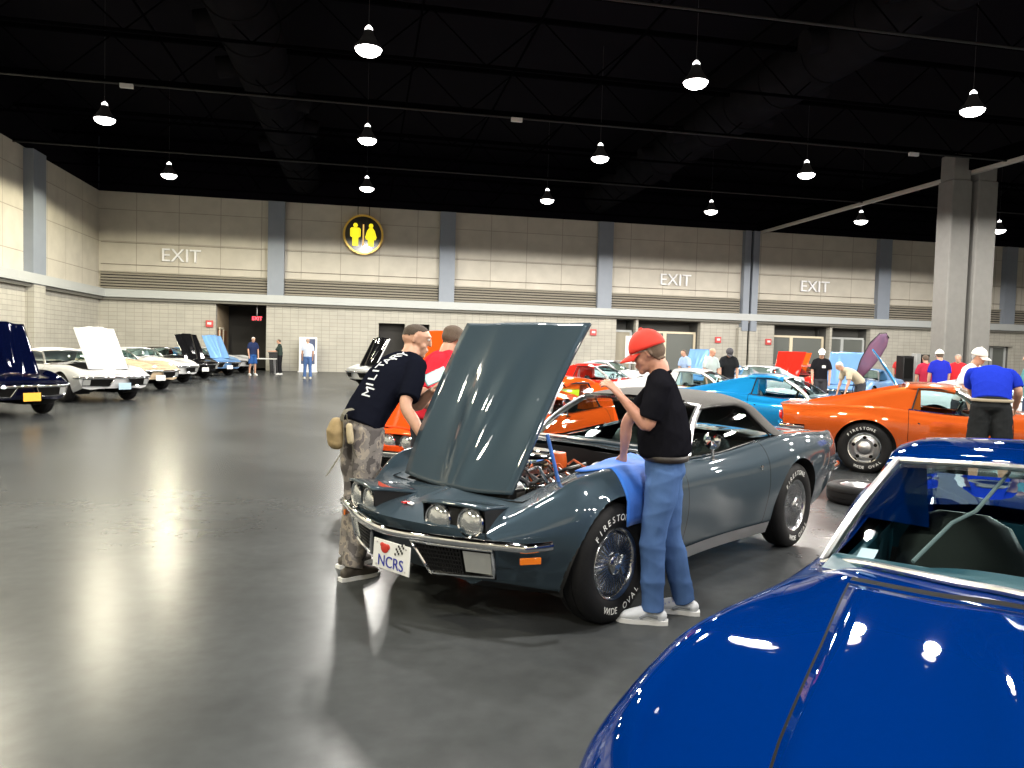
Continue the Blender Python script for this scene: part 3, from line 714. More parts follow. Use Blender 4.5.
    if roof=='soft':
        def sf():
            m=MB(); A=[]
            for x in [-.08,-.12,-.2,-.3,-.4,-.5,-.6,-.7,-.76,-.82,-.9,-.98,-1.06,-1.13,-1.2,-1.27]:
                zc=smo([(-.08,1.185),(-.3,1.218),(-.6,1.232),(-.85,1.215),(-1.0,1.165),(-1.13,1.08),(-1.27,.915)],x)
                ye=lerp([(-.08,.53),(-.4,.56),(-.9,.60),(-1.27,.64)],x)
                zb=lerp([(-.08,1.125),(-.2,1.14),(-.6,1.145),(-.74,1.12),(-1.02,.885),(-1.27,.89)],x)
                xs=x-(.10 if x>-.15 else .10*max(0,(x+.7)/.55))*1.0
                ze=min(zc-.045,lerp([(-.08,1.155),(-.3,1.175),(-.7,1.17),(-.9,1.13),(-1.1,1.02),(-1.27,.90)],x))
                yb=ye+.02+(.09*np.clip((1.12-zb)/.23,0,1))
                row=[(x,0,zc),(x-.01,ye*.35,zc-.004),(x-.03 if x>-.7 else x,ye*.7,zc-.018),(xs,ye-.03,ze+.008),(xs,ye+.012,ze-.012),(xs,(ye+yb)/2+.008,(ze+zb)/2),(xs,yb,min(zb,ze-.02))]
                A.append([(a,-b,c) for a,b,c in row[::-1]][:-1]+row)
            m.grid(A); return m.mesh('soft_top',top_m,smooth=60)
        o=inst('soft_top',cached((K,'soft'),sf),root,[top_m]); sm=o.modifiers.new('th','SOLIDIFY'); sm.thickness=.012; sm.offset=-1
        ss=o.modifiers.new('sub','SUBSURF'); ss.levels=ss.render_levels=2
        if hi:
            sm_=MB()
            for sd in (1,-1):
                sm_.tube([(-.16,sd*.548,1.128),(-.3,sd*.575,1.143),(-.6,sd*.60,1.147),(-.74,sd*.61,1.118),(-1.02,sd*.715,.885)],.007,6)
            sm_.build('weather_strip',M_DARK,root)
            MB().tube([(-.13,-.45,1.17),(-.10,-.2,1.182),(-.095,0,1.187),(-.10,.2,1.182),(-.13,.45,1.17)],.016,8).build('header_trim',M_CHROME,root)
    # side glass
    def sg(sd):
        m=MB()
        if 1:
            xr=-.66 if roof=='coupe' else -.72
            top=[(-.185,.545,1.135),(-.4,.56,1.165),(xr+.02,.57,1.16)]; bot=[(.20,.682,.855),(-.25,.69,.845),(xr-.2 if roof!='coupe' else xr-.04,.695,.87)]
            A=[[ (a[0]*(1-t)+b[0]*t, sd*(a[1]*(1-t)+b[1]*t+.012*math.sin(PI*t)), a[2]*(1-t)+b[2]*t) for a,b in zip(bot,top)] for t in np.linspace(0,1,5)]
            m.grid(A)
        return m.mesh('side_window',M_GLASSD)
    if roof!='open':
        for sd in (1,-1): inst('side_window',cached((K,'sg',roof,sd),lambda:sg(sd)),root)
    if hi and roof!='open':
        def bt(sd):
            m=MB()
            m.tube([(.22,sd*.69,s.top_z(.2,.69)+.012),(-.2,sd*.695,s.top_z(-.2,.695)+.01),(-.74,sd*.70,s.top_z(-.74,.70)+.01)],.009,6)
            if roof=='coupe':
                m.tube([(-.17,sd*.545,1.128),(-.4,sd*.562,1.15),(-.63,sd*.57,1.148),(-.70,sd*.70,.875)],.012,6,mi=1)
            return m.mesh('window_trim',[M_CHROME,M_DARK])
        for sd in (1,-1): inst('window_trim',cached((K,'bt',roof,sd),lambda:bt(sd)),root)
    # nose: bumper, grille, plate
    xn=lambda y:s.warp(np.array([[s.x1,y,.55]]))[0][0]
    if front:
        def bump():
            m=MB(); L=[]
            w=.65 if v=='c3' else .84
            ys=np.linspace(-w,w,31)
            pts=[(xn(y)+.022,y,.53 if v=='c3' else .60) for y in ys]
            e=pts[-1]; c=s
            for k,dxx in enumerate((.03,.08,.13,.17)):
                x=e[0]-.02-dxx; pts.append((x,s.side_y(x,.545)+.012,e[2]+.002)); 
            l=pts[0]
            for k,dxx in enumerate((.03,.08,.13,.17)):
                x=l[0]-.02-dxx; pts.insert(0,(x,-s.side_y(x,.545)-.012,l[2]+.002))
            m.tube(pts,.026,12,ry=.022,side=(0,0,1)); return m.mesh('front_bumper',M_CHROME)
        inst('front_bumper',cached((K,'bump'),bump),root)
        def grl(sd):
            m=MB()
            zt,zb=.498,.335
            if v=='c2': zt,zb=.575,.40
            yo=.60 if v=='c3' else .80
            if 1:
                q=[(.165,zt),(yo,zt),(yo-.01,zb+.02),(.255,zb)]
                def P(y,z,o=.012): 
                    p=s.warp(np.array([[s.x1,y,z]]))[0]; return (p[0]+o,sd*y,z)
                fr=[]
                for a,b in zip(q,q[1:]+q[:1]):
                    for t in np.linspace(0,1,7)[:-1]: fr.append(P(a[0]*(1-t)+b[0]*t,a[1]*(1-t)+b[1]*t,.022))
                m.tube(fr,.011,8,closed=True,mi=0)
                # dark field
                A=[]
                for t in np.linspace(0,1,8):
                    row=[]
                    for u in np.linspace(0,1,12):
                        y0=.165+.09*t; y1=yo-.01*t; row.append(P(y0+(y1-y0)*u,zt+(zb-zt)*t,.006))
                    A.append(row)
                m.grid(A,mi=1)
                if hi:
                    for t in np.linspace(.08,.92,7):
                        y0=.165+.09*t; z=zt+(zb-zt)*t; m.tube([P(y0+(yo-.17-y0)*u,z,.016) for u in np.linspace(0,1,8)],.0045,5,mi=2)
                    for u in np.linspace(.04,1,14):
                        pts=[]
                        for t in np.linspace(0,1,4):
                            y0=.165+.09*t; pts.append(P(y0+(yo-.17-y0)*u,zt+(zb-zt)*t,.016))
                        m.tube(pts,.0045,5,mi=2)
                A=[[P(y,z,.02) for y in np.linspace(yo-.15,yo-.015,5)] for z in (zt-.02,zb+.03)]
                m.grid(A,mi=3)
            return m.mesh('grille',[M_CHROME,M_BLACK,M_DARK,mat('clear park lens',(.30,.31,.31),rough=.25,coat=1)])
        for sd in (1,-1): inst('grille',cached((K,'grl',sd),lambda:grl(sd)),root)
        if hi:
            for sd in (1,-1):
                x=1.90; MB().box((0,0,0),(.11,.014,.034)).build('marker_lamp',M_AMBER,root,bevel=.003,loc=(x,sd*(s.side_y(x,.462)+.004),.462),rot=(0,0,-sd*.55))
        if plate:
            pl=MB().box((0,0,0),(.006,.305,.155)).build('license_plate',plate[0],root,bevel=.002,loc=(xn(0)+.035,.075,.40),rot=(0,-.05,0))
            if len(plate)>1 and plate[1]: plate[1](pl)
    # tail: bumpers and lamps
    def rb(sd):
        m=MB()
        if 1:
            pts=[]
            for y in np.linspace(.30,.76,9): pts.append((s.warp(np.array([[s.x0,y,.58]]))[0][0]-.02,sd*y,.575))
            for x in (-2.22,-2.12,-2.0): pts.append((x,sd*(s.side_y(x,.575)+.012),.575))
            m.tube(pts,.032,10,ry=.022,side=(0,0,1))
        return m.mesh('rear_bumper',M_CHROME)
    for sd in (1,-1): inst('rear_bumper',cached((K,'rb',sd),lambda:rb(sd)),root)
    def tl(y):
        m=MB()
        m.lathe([(0,-.03),(.05,-.028),(.062,-.01),(.066,.0)],c=(s.warp(np.array([[s.x0,abs(y),.70]]))[0][0]+.02,y,.70),axis='x',n=18)
        return m.mesh('tail_lamp',M_REDLENS)
    for y in (-.60,-.40,.40,.60): inst('tail_lamp',cached((K,'tl',y),lambda:tl(y)),root)
    if hi:
        def rk(sd):
            m=MB()
            if 1:
                A=[[(x,sd*(s.side_y(x,.262)+.010),.262),(x,sd*(s.side_y(x,.24)+.014),.235),(x,sd*(s.side_y(x,.22)+.006),.175),(x,sd*(s.side_y(x,.22)-.03),.165)] for x in np.linspace(-.84,.84,14)]
                m.grid(A)
            return m.mesh('rocker_molding',M_STEEL)
        for sd in (1,-1): inst('rocker_molding',cached((K,'rk',sd),lambda:rk(sd)),root)
        def fv(sd):
            m=MB()
            if 1:
                for i in range(4):
                    for j in range(3):
                        x=.56+i*.045; z=.50+j*.075; m.box((x,sd*(s.side_y(x,z)+.001),z),(.034,.01,.058))
            return m.mesh('fender_vent',M_DARK)
        if v=='c3':
            for sd in (1,-1): inst('fender_vent',cached((K,'fv',sd),lambda:fv(sd)),root)
    if mirror:
        mb=MB(); mb.lathe([(0,-.012),(.035,-.03),(.058,-.018),(.064,0),(.060,.006),(0,.006)],c=(0,0,.09),axis='x',n=20); mb.tube([(0.02,0,-.045),(.015,.0,.0),(.0,0,.05)],.010,8,ry=.014).box((.02,0,-.045),(.07,.03,.012))
        mb.xf(Matrix.Rotation(PI,4,'Z'))
        x=-.02; mb.build('side_mirror',M_CHROME,root,loc=(x,.735,s.top_z(x,.735)+.045))
    # headlight pods
    for sd in (1,-1):
        if lamps:
            pod=empty_part('headlight_pod',root,(1.87,sd*.335,s.top_z(1.87,.335)-.02),sd*.27)
            w=.20
            MB().box((.10,0,-.035),(.19,.36,.13)).build('bucket',M_DARK,pod,bevel=.02,rot=(0,-.12,0))
            for k in (-.098,.098):
                x0=.205
                b=MB().lathe([(.0,.0),(.055,.006),(.072,-.006),(.078,-.012)],axis='x',n=24)
                lm=MB().lathe([(0,.020),(.03,.017),(.06,.006),(.070,-.008)],axis='x',n=24).build('head_lamp',M_LENS,pod,loc=(x0,k,-.025),rot=(0,.02,0))
                MB().lathe([(.068,-.02),(.068,.008),(.074,.012),(.080,.006),(.082,-.03)],axis='x',n=24).build('bezel',M_CHROME,lm)
            A=[]
            for x in np.linspace(-.24,.225,8):
                A.append([(x,y,.062+.008*(1-(y/.2)**2)-.075*((.225-x)/.465)**1.3) for y in np.linspace(-.19,.19,9)])
            l=MB().grid(A).build('pod_lid',pm,pod,smooth=60); sm=l.modifiers.new('th','SOLIDIFY'); sm.thickness=.014; sm.offset=-1
            m=MB()
            for e in (-1,1): m.add([(-.24,e*.186,-.01),(.22,e*.186,.062),(.20,e*.186,-.11),(-.22,e*.186,-.10)],[(0,1,2,3)])
            m.build('pod_side',M_DARK,pod,smooth=None)
        elif hi:
            m=MB()
            x0,x1,y0,y1=1.80,2.02,.30,.60
            pts=[]
            for a,b in (((x0,y0),(x1,y0)),((x1,y0),(x1-.06,y1)),((x1-.06,y1),(x0,y1)),((x0,y1),(x0,y0))):
                for t in np.linspace(0,1,6)[:-1]:
                    x=a[0]*(1-t)+b[0]*t; y=a[1]*(1-t)+b[1]*t; pts.append((x,sd*y,s.top_z(x+.10*(y/.74)**2,y)+.0))
            m.tube(pts,.003,5,closed=True); m.build('headlight_seam',M_BLACK,root)
    return root,s,h
# ================================================================== THE CARS ON SHOW
P_GREY=paint('laguna grey',(.034,.053,.070),metal=.18,rough=.4)
P_BLUE=paint('metalflake blue',(.0,.016,.12),metal=0,rough=.45)
P_ORANGE=paint('burnt orange',(.50,.085,.012),metal=.3,rough=.35)
P_RED_OR=paint('red orange',(.80,.085,.01),metal=0)
P_LBLUE=paint('bright blue',(.01,.22,.52),metal=.3)
P_WHITE=paint('white',(.62,.63,.65),metal=0)
P_RED=paint('red',(.62,.02,.012),metal=0)
P_YEL=paint('yellow green',(.62,.62,.03),metal=0)
P_NAVY=paint('navy',(.001,.002,.014),metal=0)
P_BLACK=paint('black',(.006,.006,.007),metal=0)
P_SKY=paint('sky blue',(.16,.32,.60),metal=.2)
P_TAN=paint('cream tan',(.66,.52,.36),metal=0)
P_STEELB=paint('steel blue',(.10,.18,.30),metal=.4)
M_SOFTTOP=mat('grey canvas top',(.075,.072,.069),rough=.85,noise=.1,nscale=60,bump=.15,bscale=500)
M_INT_BLUE=mat('blue vinyl',(.006,.055,.078),rough=.45)
M_INT_RED=mat('red vinyl',(.30,.03,.02),rough=.45)
M_PLATEW=mat('white plate',(.75,.76,.76),rough=.35)
M_PLATEY=mat('yellow orange plate',(.85,.42,.03),rough=.4)
M_PLATEB=mat('pale blue plate',(.35,.5,.65),rough=.4)
def ncrs(pl):
    M=Matrix.Translation((.006,0,-.035))@Matrix(((0,0,1,0),(1,0,0,0),(0,1,0,0),(0,0,0,1)))
    text_mb('NCRS',.085,.001,M=M).build('plate_lettering',mat('plate blue ink',(.01,.02,.30),rough=.4),pl,smooth=None)
    m=MB(); m.sphere((.005,-.055,.035),(.004,.034,.026),12).sphere((.005,-.03,.045),(.004,.02,.016),10).sphere((.005,-.075,.05),(.004,.02,.014),10)
    m.build('plate_emblem',mat('plate red ink',(.5,.03,.02),rough=.4),pl)
    m=MB()
    for i in range(5):
        for j in range(4):
            m.box((.0045,.035+i*.014+j*.004,.02+j*.014+i*.004),(.002,.012,.012),mi=(i+j)%2)
    m.build('checkered_flag',[mat('plate black ink',(.01,.01,.01)),M_PLATEW],pl,smooth=None)
    m=MB()
    for y in (-.12,.12):
        for z in (-.06,.06): m.sphere((.004,y,z),(.003,.006,.006),8)
    m.build('screw',M_STEEL,pl)
HERO=build_car('convertible_car',(1.901,5.426),-2.5046,P_GREY,'dark grey convertible with raised front hood, soft top and NCRS plate, in the middle','show cars in the centre rows',roof='soft',hood=50,lamps=True,style='finned',top_m=M_SOFTTOP,letters=True,plate=(M_PLATEW,ncrs))
hero,S3,hhood=HERO
BLUE=build_car('coupe_car',(2.16,1.96),math.radians(-136),P_BLUE,'deep metallic blue coupe filling the lower right foreground, hood closed','show cars in the centre rows',roof='coupe',interior=M_INT_BLUE,mirror=False)
ROR=build_car('coupe_car',(1.72,8.62),-2.49,P_RED_OR,'red-orange car with raised hood and raised headlamps, just behind the grey convertible','show cars in the centre rows',roof='coupe',hood=50,lamps=True)
YEL=build_car('coupe_car',(1.9,11.6),-2.49,P_YEL,'yellow-green car glimpsed behind the grey convertible windshield','show cars in the centre rows',roof='open')
OR2=build_car('coupe_car',(2.3,14.6),-2.49,P_RED_OR,'orange car behind the yellow-green one, front fender showing','show cars in the centre rows',roof='coupe',hi=False)
BORN=build_car('coupe_car',(8.05,8.95),math.radians(-36),P_ORANGE,'burnt orange coupe seen from its right side, rally wheels','show cars in the second row',roof='coupe',letters=True)
BRB=build_car('coupe_car',(7.4,12.0),math.radians(-36),P_LBLUE,'bright blue coupe with raised hood parked beyond the burnt orange coupe','show cars in the second row',roof='coupe',hood=50)
WHC=build_car('coupe_car',(7.3,15.0),math.radians(-36),P_WHITE,'white coupe beyond the bright blue coupe, behind the man in the red cap','show cars in the second row',roof='coupe',interior=M_INT_RED)
RDC=build_car('coupe_car',(6.0,18.2),math.radians(-36),P_RED,'red coupe left of the man in the red cap, seen from the side','show cars in the second row',roof='coupe')
# ================================================================== UNDER THE RAISED HOOD
M_ALU=mat('cast aluminium',(.45,.45,.46),rough=.35,metal=1)
M_ENGO=mat('engine orange',(.75,.13,.02),rough=.4)
M_HOSE=mat('black hose',(.012,.012,.012),rough=.4)
M_YWIRE=mat('bronze tube',(.35,.25,.12),rough=.35,metal=.8)
eng=empty_part('engine',hero,(0,0,0))
m=MB().box((1.15,0,.56),(.62,.40,.26)); m.build('engine_block',M_ENGO,eng,bevel=.02)
for sd in (1,-1):
    m=MB().box((1.15,sd*.23,.70),(.52,.15,.075),rot=(sd*-.35,0,0)); o=m.build('valve_cover',M_CHROME,eng,bevel=.02)
    m=MB()
    for k in range(5): m.box((.95+k*.1,sd*.232,.742),(.012,.13,.012),rot=(sd*-.35,0,0))
    m.build('cover_rib',M_ALU,o)
    for k in range(4): MB().tube([(.98+.11*k,sd*.12,.78),(1.0+.11*k,sd*.22,.80),(1.0+.11*k,sd*.31,.72),(1.0+.11*k,sd*.33,.62)],.006,6).build('spark_lead',M_HOSE if k%2 else M_ENGO,eng)
    MB().tube([(.9,sd*.34,.60),(1.1,sd*.36,.61),(1.35,sd*.35,.58),(1.42,sd*.33,.48)],.035,10).build('exhaust_manifold',M_UNDER,eng)
MB().lathe([(0,.06),(.05,.062),(.16,.055),(.185,.045),(.19,.0),(.185,-.02),(0,-.02)],n=32).build('air_cleaner',M_CHROME,eng,loc=(1.08,0,.79))
MB().lathe([(0,.03),(.012,.03),(.012,0),(0,0)],n=12).build('wing_nut',M_STEEL,eng,loc=(1.08,0,.85))
MB().box((1.08,0,.72),(.22,.2,.12)).build('carburetor',M_ALU,eng,bevel=.015)
MB().lathe([(0,.0),(.06,0),(.07,.05),(.06,.12),(0,.13)],n=20).build('distributor',M_ENGO,eng,loc=(.82,.05,.72))
MB().lathe([(0,-.07),(.07,-.06),(.075,0),(.07,.06),(0,.07)],axis='x',n=20).build('alternator',M_ALU,eng,loc=(1.50,.25,.68))
MB().lathe([(0,-.02),(.03,-.02),(.08,-.015),(.08,.015),(.03,.02),(0,.02)],axis='x',n=24).build('pulley',M_STEEL,eng,loc=(1.53,0,.60))
MB().box((1.63,0,.56),(.07,.80,.34)).build('radiator',M_DARK,eng,bevel=.01)
MB().box((1.61,0,.725),(.16,.80,.02)).build('fan_shroud',M_DARK,eng,bevel=.005)
MB().tube([(1.60,.10,.70),(1.50,.12,.74),(1.38,.08,.76),(1.28,.0,.72)],.024,10).build('radiator_hose',M_HOSE,eng)
MB().tube([(1.60,-.25,.70),(1.40,-.32,.77),(1.1,-.38,.78),(.8,-.34,.76)],.013,8).build('heater_hose',M_HOSE,eng)
MB().tube([(1.40,.30,.72),(1.15,.38,.80),(.92,.36,.81),(.80,.28,.76)],.012,8).build('heater_hose',M_HOSE,eng)
for sd,zz in ((1,.79),(-1,.79)): MB().lathe([(0,.08),(.06,.075),(.10,.04),(.115,.0),(.11,-.03),(0,-.03)],axis='x',n=24).build('brake_booster',M_ALU if sd>0 else M_DARK,eng,loc=(.78,sd*.38,.70))
MB().box((.92,.42,.72),(.16,.09,.08)).build('master_cylinder',M_YWIRE,eng,bevel=.01)
MB().tube([(.98,.42,.76),(1.1,.46,.79),(1.3,.44,.74),(1.45,.40,.62)],.006,6).build('brake_line',M_YWIRE,eng)
MB().tube([(.95,.25,.80),(1.0,.33,.84),(.95,.42,.78)],.008,6).build('fuel_line',M_ENGO,eng)
MB().tube([(1.25,.18,.78),(1.3,.3,.82),(1.35,.42,.74)],.010,6).build('fuel_line',M_CHROME,eng)
MB().box((.84,-.08,.80),(.14,.26,.10)).build('ignition_shield',M_CHROME,eng,bevel=.015)
MB().box((1.45,-.34,.66),(.22,.16,.16)).build('washer_tank',M_WHITEP,eng,bevel=.02)
MB().box((.62,0,.80),(.03,1.0,.10)).build('cowl_seal',M_DARK,hero,bevel=.01)
# blue prop of the hood
pz=Vector((1.73,0,S3.top_z(1.73,0)-.02)); a=math.radians(50)
tip=pz+Vector((-math.cos(a)*.46,.47,math.sin(a)*.46))
MB().tube([(1.36,.52,.72),tuple(tip)],.011,8).build('hood_prop',mat('blue wrapped rod',(.05,.16,.55),rough=.5),hero)
# blue protective cover over the fender
fc=MB(); A=[]
for x in np.linspace(.66,1.20,16):
    row=[]
    for t in np.linspace(0,1,26):
        tt=3.9+t*3.9; xo=x; x_=x
        if tt<7.2: q=S3.pt(x_,tt).copy()
        else:
            q=S3.pt(x_,7.2).copy(); q[2]-=(tt-7.2)*.30; q[1]+=.012
        n_=.010+.004*math.sin(x*23+t*4)
        q[2]+=n_ if t<.6 else 0; q[1]+=n_ if t>.3 else -.0
        row.append(q)
    A.append(row)
_A=np.array(A); _R=np.array([[math.cos(-2.5046),-math.sin(-2.5046),0],[math.sin(-2.5046),math.cos(-2.5046),0],[0,0,1]])
fc.grid(_A@_R.T+np.array([1.901,5.426,0])); cov=fc.build('fender_cover',mat('blue cover cloth',(.02,.15,.62),rough=.75,sheen=.2,bump=.15,bscale=60),smooth=60)
cov.modifiers.new('th','SOLIDIFY').thickness=.006
tag(cov,'bright blue protective cloth draped over the front fender of the grey convertible','cloth')
# crossed flag badge on the nose
bx=2.05; bz=S3.top_z(bx,.0)
bd=MB(); R_=Euler((0,.17,0)).to_matrix()
pts=[(bx+.026*math.cos(t*PI/5+.3)*(1 if t%2==0 else .45),-.022+.026*math.sin(t*PI/5+.3)*(1 if t%2==0 else .45),bz+.012) for t in range(10)]
bd.add(pts,[tuple(range(10))]); b1=bd.build('nose_badge',mat('badge red',(.6,.03,.03),rough=.3),hero,smooth=None); b1.modifiers.new('th','SOLIDIFY').thickness=.008
bd=MB()
for i in range(3): bd.box((bx+.004*i,.012+i*.016,bz+.010),(.026,.011,.006),rot=(0,.15,.4*(i-1)))
bd.build('badge_letter',mat('badge white',(.75,.75,.75),rough=.3),b1,smooth=None)
# sticker on the blue car windshield
blue=BLUE[0]
Wb=windshield(BLUE[1]); p0=Wb[0,1]*.5+Wb[1,2]*.5+np.array([.01,0,.012])
MB().grid([[Wb[0,2]*.7+Wb[1,2]*.3+V_ for V_ in (np.array([.012,0,.006]),)]+[Wb[0,3]*.7+Wb[1,3]*.3+np.array([.012,0,.006])],[Wb[0,2]*.1+Wb[1,2]*.9+np.array([.012,0,.006]),Wb[0,3]*.1+Wb[1,3]*.9+np.array([.012,0,.006])]]).build('inspection_sticker',mat('pale blue sticker',(.22,.36,.44),rough=.4),blue,smooth=None)
MB().tube([Wb[0,5]+np.array([-.06,0,.02]),Wb[3,6]+np.array([-.09,0,0]),Wb[4,7]+np.array([-.09,0,0]),Wb[8,8]+np.array([-.06,0,-.02])],.006,8).build('reflection_rod',mat('grey reflection stand-in',(.16,.17,.17),rough=.4),blue)  # added rod inside the glass, standing in for a reflection on the windshield
# ================================================================== PEOPLE
from mathutils.bvhtree import BVHTree
SKIN=mat('skin',(.52,.29,.20),rough=.5,noise=.08,nscale=30)
SKIN2=mat('ruddy skin',(.55,.27,.19),rough=.5,noise=.08,nscale=30)
def V3(*a): return np.array(a,float)
def chain(mb,pts,rx,ry=None,side=(0,1,0),n=16,cap=(1,1)):
    P=[np.array(p,float) for p in pts]; k=len(P); rx=list(np.broadcast_to(rx,(k,)).astype(float)); ry=list(rx if ry is None else np.broadcast_to(ry,(k,)).astype(float))
    if k>2:   # smooth the chain
        t=np.concatenate([[0],np.cumsum([np.linalg.norm(P[i+1]-P[i])+1e-6 for i in range(k-1)])]); m=(k-1)*5+1; tq=np.linspace(0,t[-1],m)
        Q=cubic(t,np.array(P),tq); RX=np.interp(tq,t,rx); RY=np.interp(tq,t,ry)
    else: Q=np.array(P); RX=np.array(rx); RY=np.array(ry)
    d0=Q[1]-Q[0]; d0/=np.linalg.norm(d0); d1=Q[-1]-Q[-2]; d1/=np.linalg.norm(d1)
    pre=[];post=[]
    for f,s in ((.75,.20),(.6,.55),(.32,.86)):
        pre.append((Q[0]-d0*min(RX[0],RY[0])*f*cap[0],RX[0]*s,RY[0]*s))
    for f,s in ((.32,.86),(.6,.55),(.75,.20)):
        post.append((Q[-1]+d1*min(RX[-1],RY[-1])*f*cap[1],RX[-1]*s,RY[-1]*s))
    A=np.array([p for p,_,_ in pre]+list(Q)+[p for p,_,_ in post]); R1=[a for _,a,_ in pre]+list(RX)+[a for _,a,_ in post]; R2=[b for *_,b in pre]+list(RY)+[b for *_,b in post]
    mb.tube(A,R1,n,ry=R2,side=side)
def voxel(mb,name,m,parent,vox,it=4,folds=0,fscale=14,seed=0,tweak=None):
    me=mb.mesh('tmp',m,smooth=None); o=bpy.data.objects.new('tmp',me); COL.objects.link(o)
    r=o.modifiers.new('r','REMESH'); r.mode='VOXEL'; r.voxel_size=vox; r.use_smooth_shade=True
    s=o.modifiers.new('s','SMOOTH'); s.factor=.5; s.iterations=it
    dg=bpy.context.evaluated_depsgraph_get(); dg.update(); me2=bpy.data.meshes.new_from_object(o.evaluated_get(dg)); bpy.data.objects.remove(o); bpy.data.meshes.remove(me)
    if folds:
        n=len(me2.vertices); co=np.empty(n*3); me2.vertices.foreach_get('co',co); co=co.reshape(-1,3); no=np.array([v.normal for v in me2.vertices])
        rg=np.random.RandomState(seed); h=np.zeros(n)
        for k in range(6):
            d=rg.normal(size=3)*np.array([1,1,1.5]); d/=np.linalg.norm(d); w=rg.normal(size=3)*4; ph=rg.rand()*6
            q=co@d*fscale*(1+k*.35)+1.3*np.sin(co@w+ph); h+=(1-np.abs(np.sin(q)))**2/(1+k*.4)-.25
        co+=no*(h*folds)[:,None]; me2.vertices.foreach_set('co',co.ravel()); me2.update()
    if tweak: tweak(me2)
    me2.materials.clear(); me2.materials.append(m); me2.name=name
    me2.polygons.foreach_set('use_smooth',[True]*len(me2.polygons))
    ob=bpy.data.objects.new(name,me2); COL.objects.link(ob); ob.parent=parent; return ob
def rotm(pitch=0,yaw=0,roll=0): return Matrix.Rotation(yaw,3,'Z')@Matrix.Rotation(pitch,3,'Y')@Matrix.Rotation(roll,3,'X')
def hand(mb,w,d,palm_n,r=1.0,curl=.5,s=1.0,n=8):
    """wrist point w, direction d of the hand, palm normal (towards which the fingers curl)"""
    d=np.array(d,float); d/=np.linalg.norm(d); pn=np.array(palm_n,float); pn-=d*pn.dot(d); pn/=np.linalg.norm(pn); sd=np.cross(d,pn)*s
    chain(mb,[w-d*.02,w+d*.03,w+d*.075],[.024,.034,.038],[.020,.017,.014],side=sd,n=12)
    for i,(o,L) in enumerate(((-.030,.068),(-.010,.078),(.011,.073),(.030,.058))):
        b=w+d*.078+sd*o; c=curl*(1+.12*i)
        a1=.25*c*2; a2=a1+.9*c; a3=a2+.7*c
        p1=b+(d*math.cos(a1)+pn*math.sin(a1))*L*.45+sd*o*.12; p2=p1+(d*math.cos(a2)+pn*math.sin(a2))*L*.32; p3=p2+(d*math.cos(a3)+pn*math.sin(a3))*L*.23
        chain(mb,[b-d*.01,p1,p2,p3],[.0095,.009,.0085,.007],side=sd,n=n)
    b=w+d*.025-sd*.028; t1=b+(d*.75-sd*.55+pn*.25)*.040; t2=t1+(d*.85-sd*.15+pn*.5)*.032
    chain(mb,[b,t1,t2],[.013,.0105,.008],side=pn,n=n)
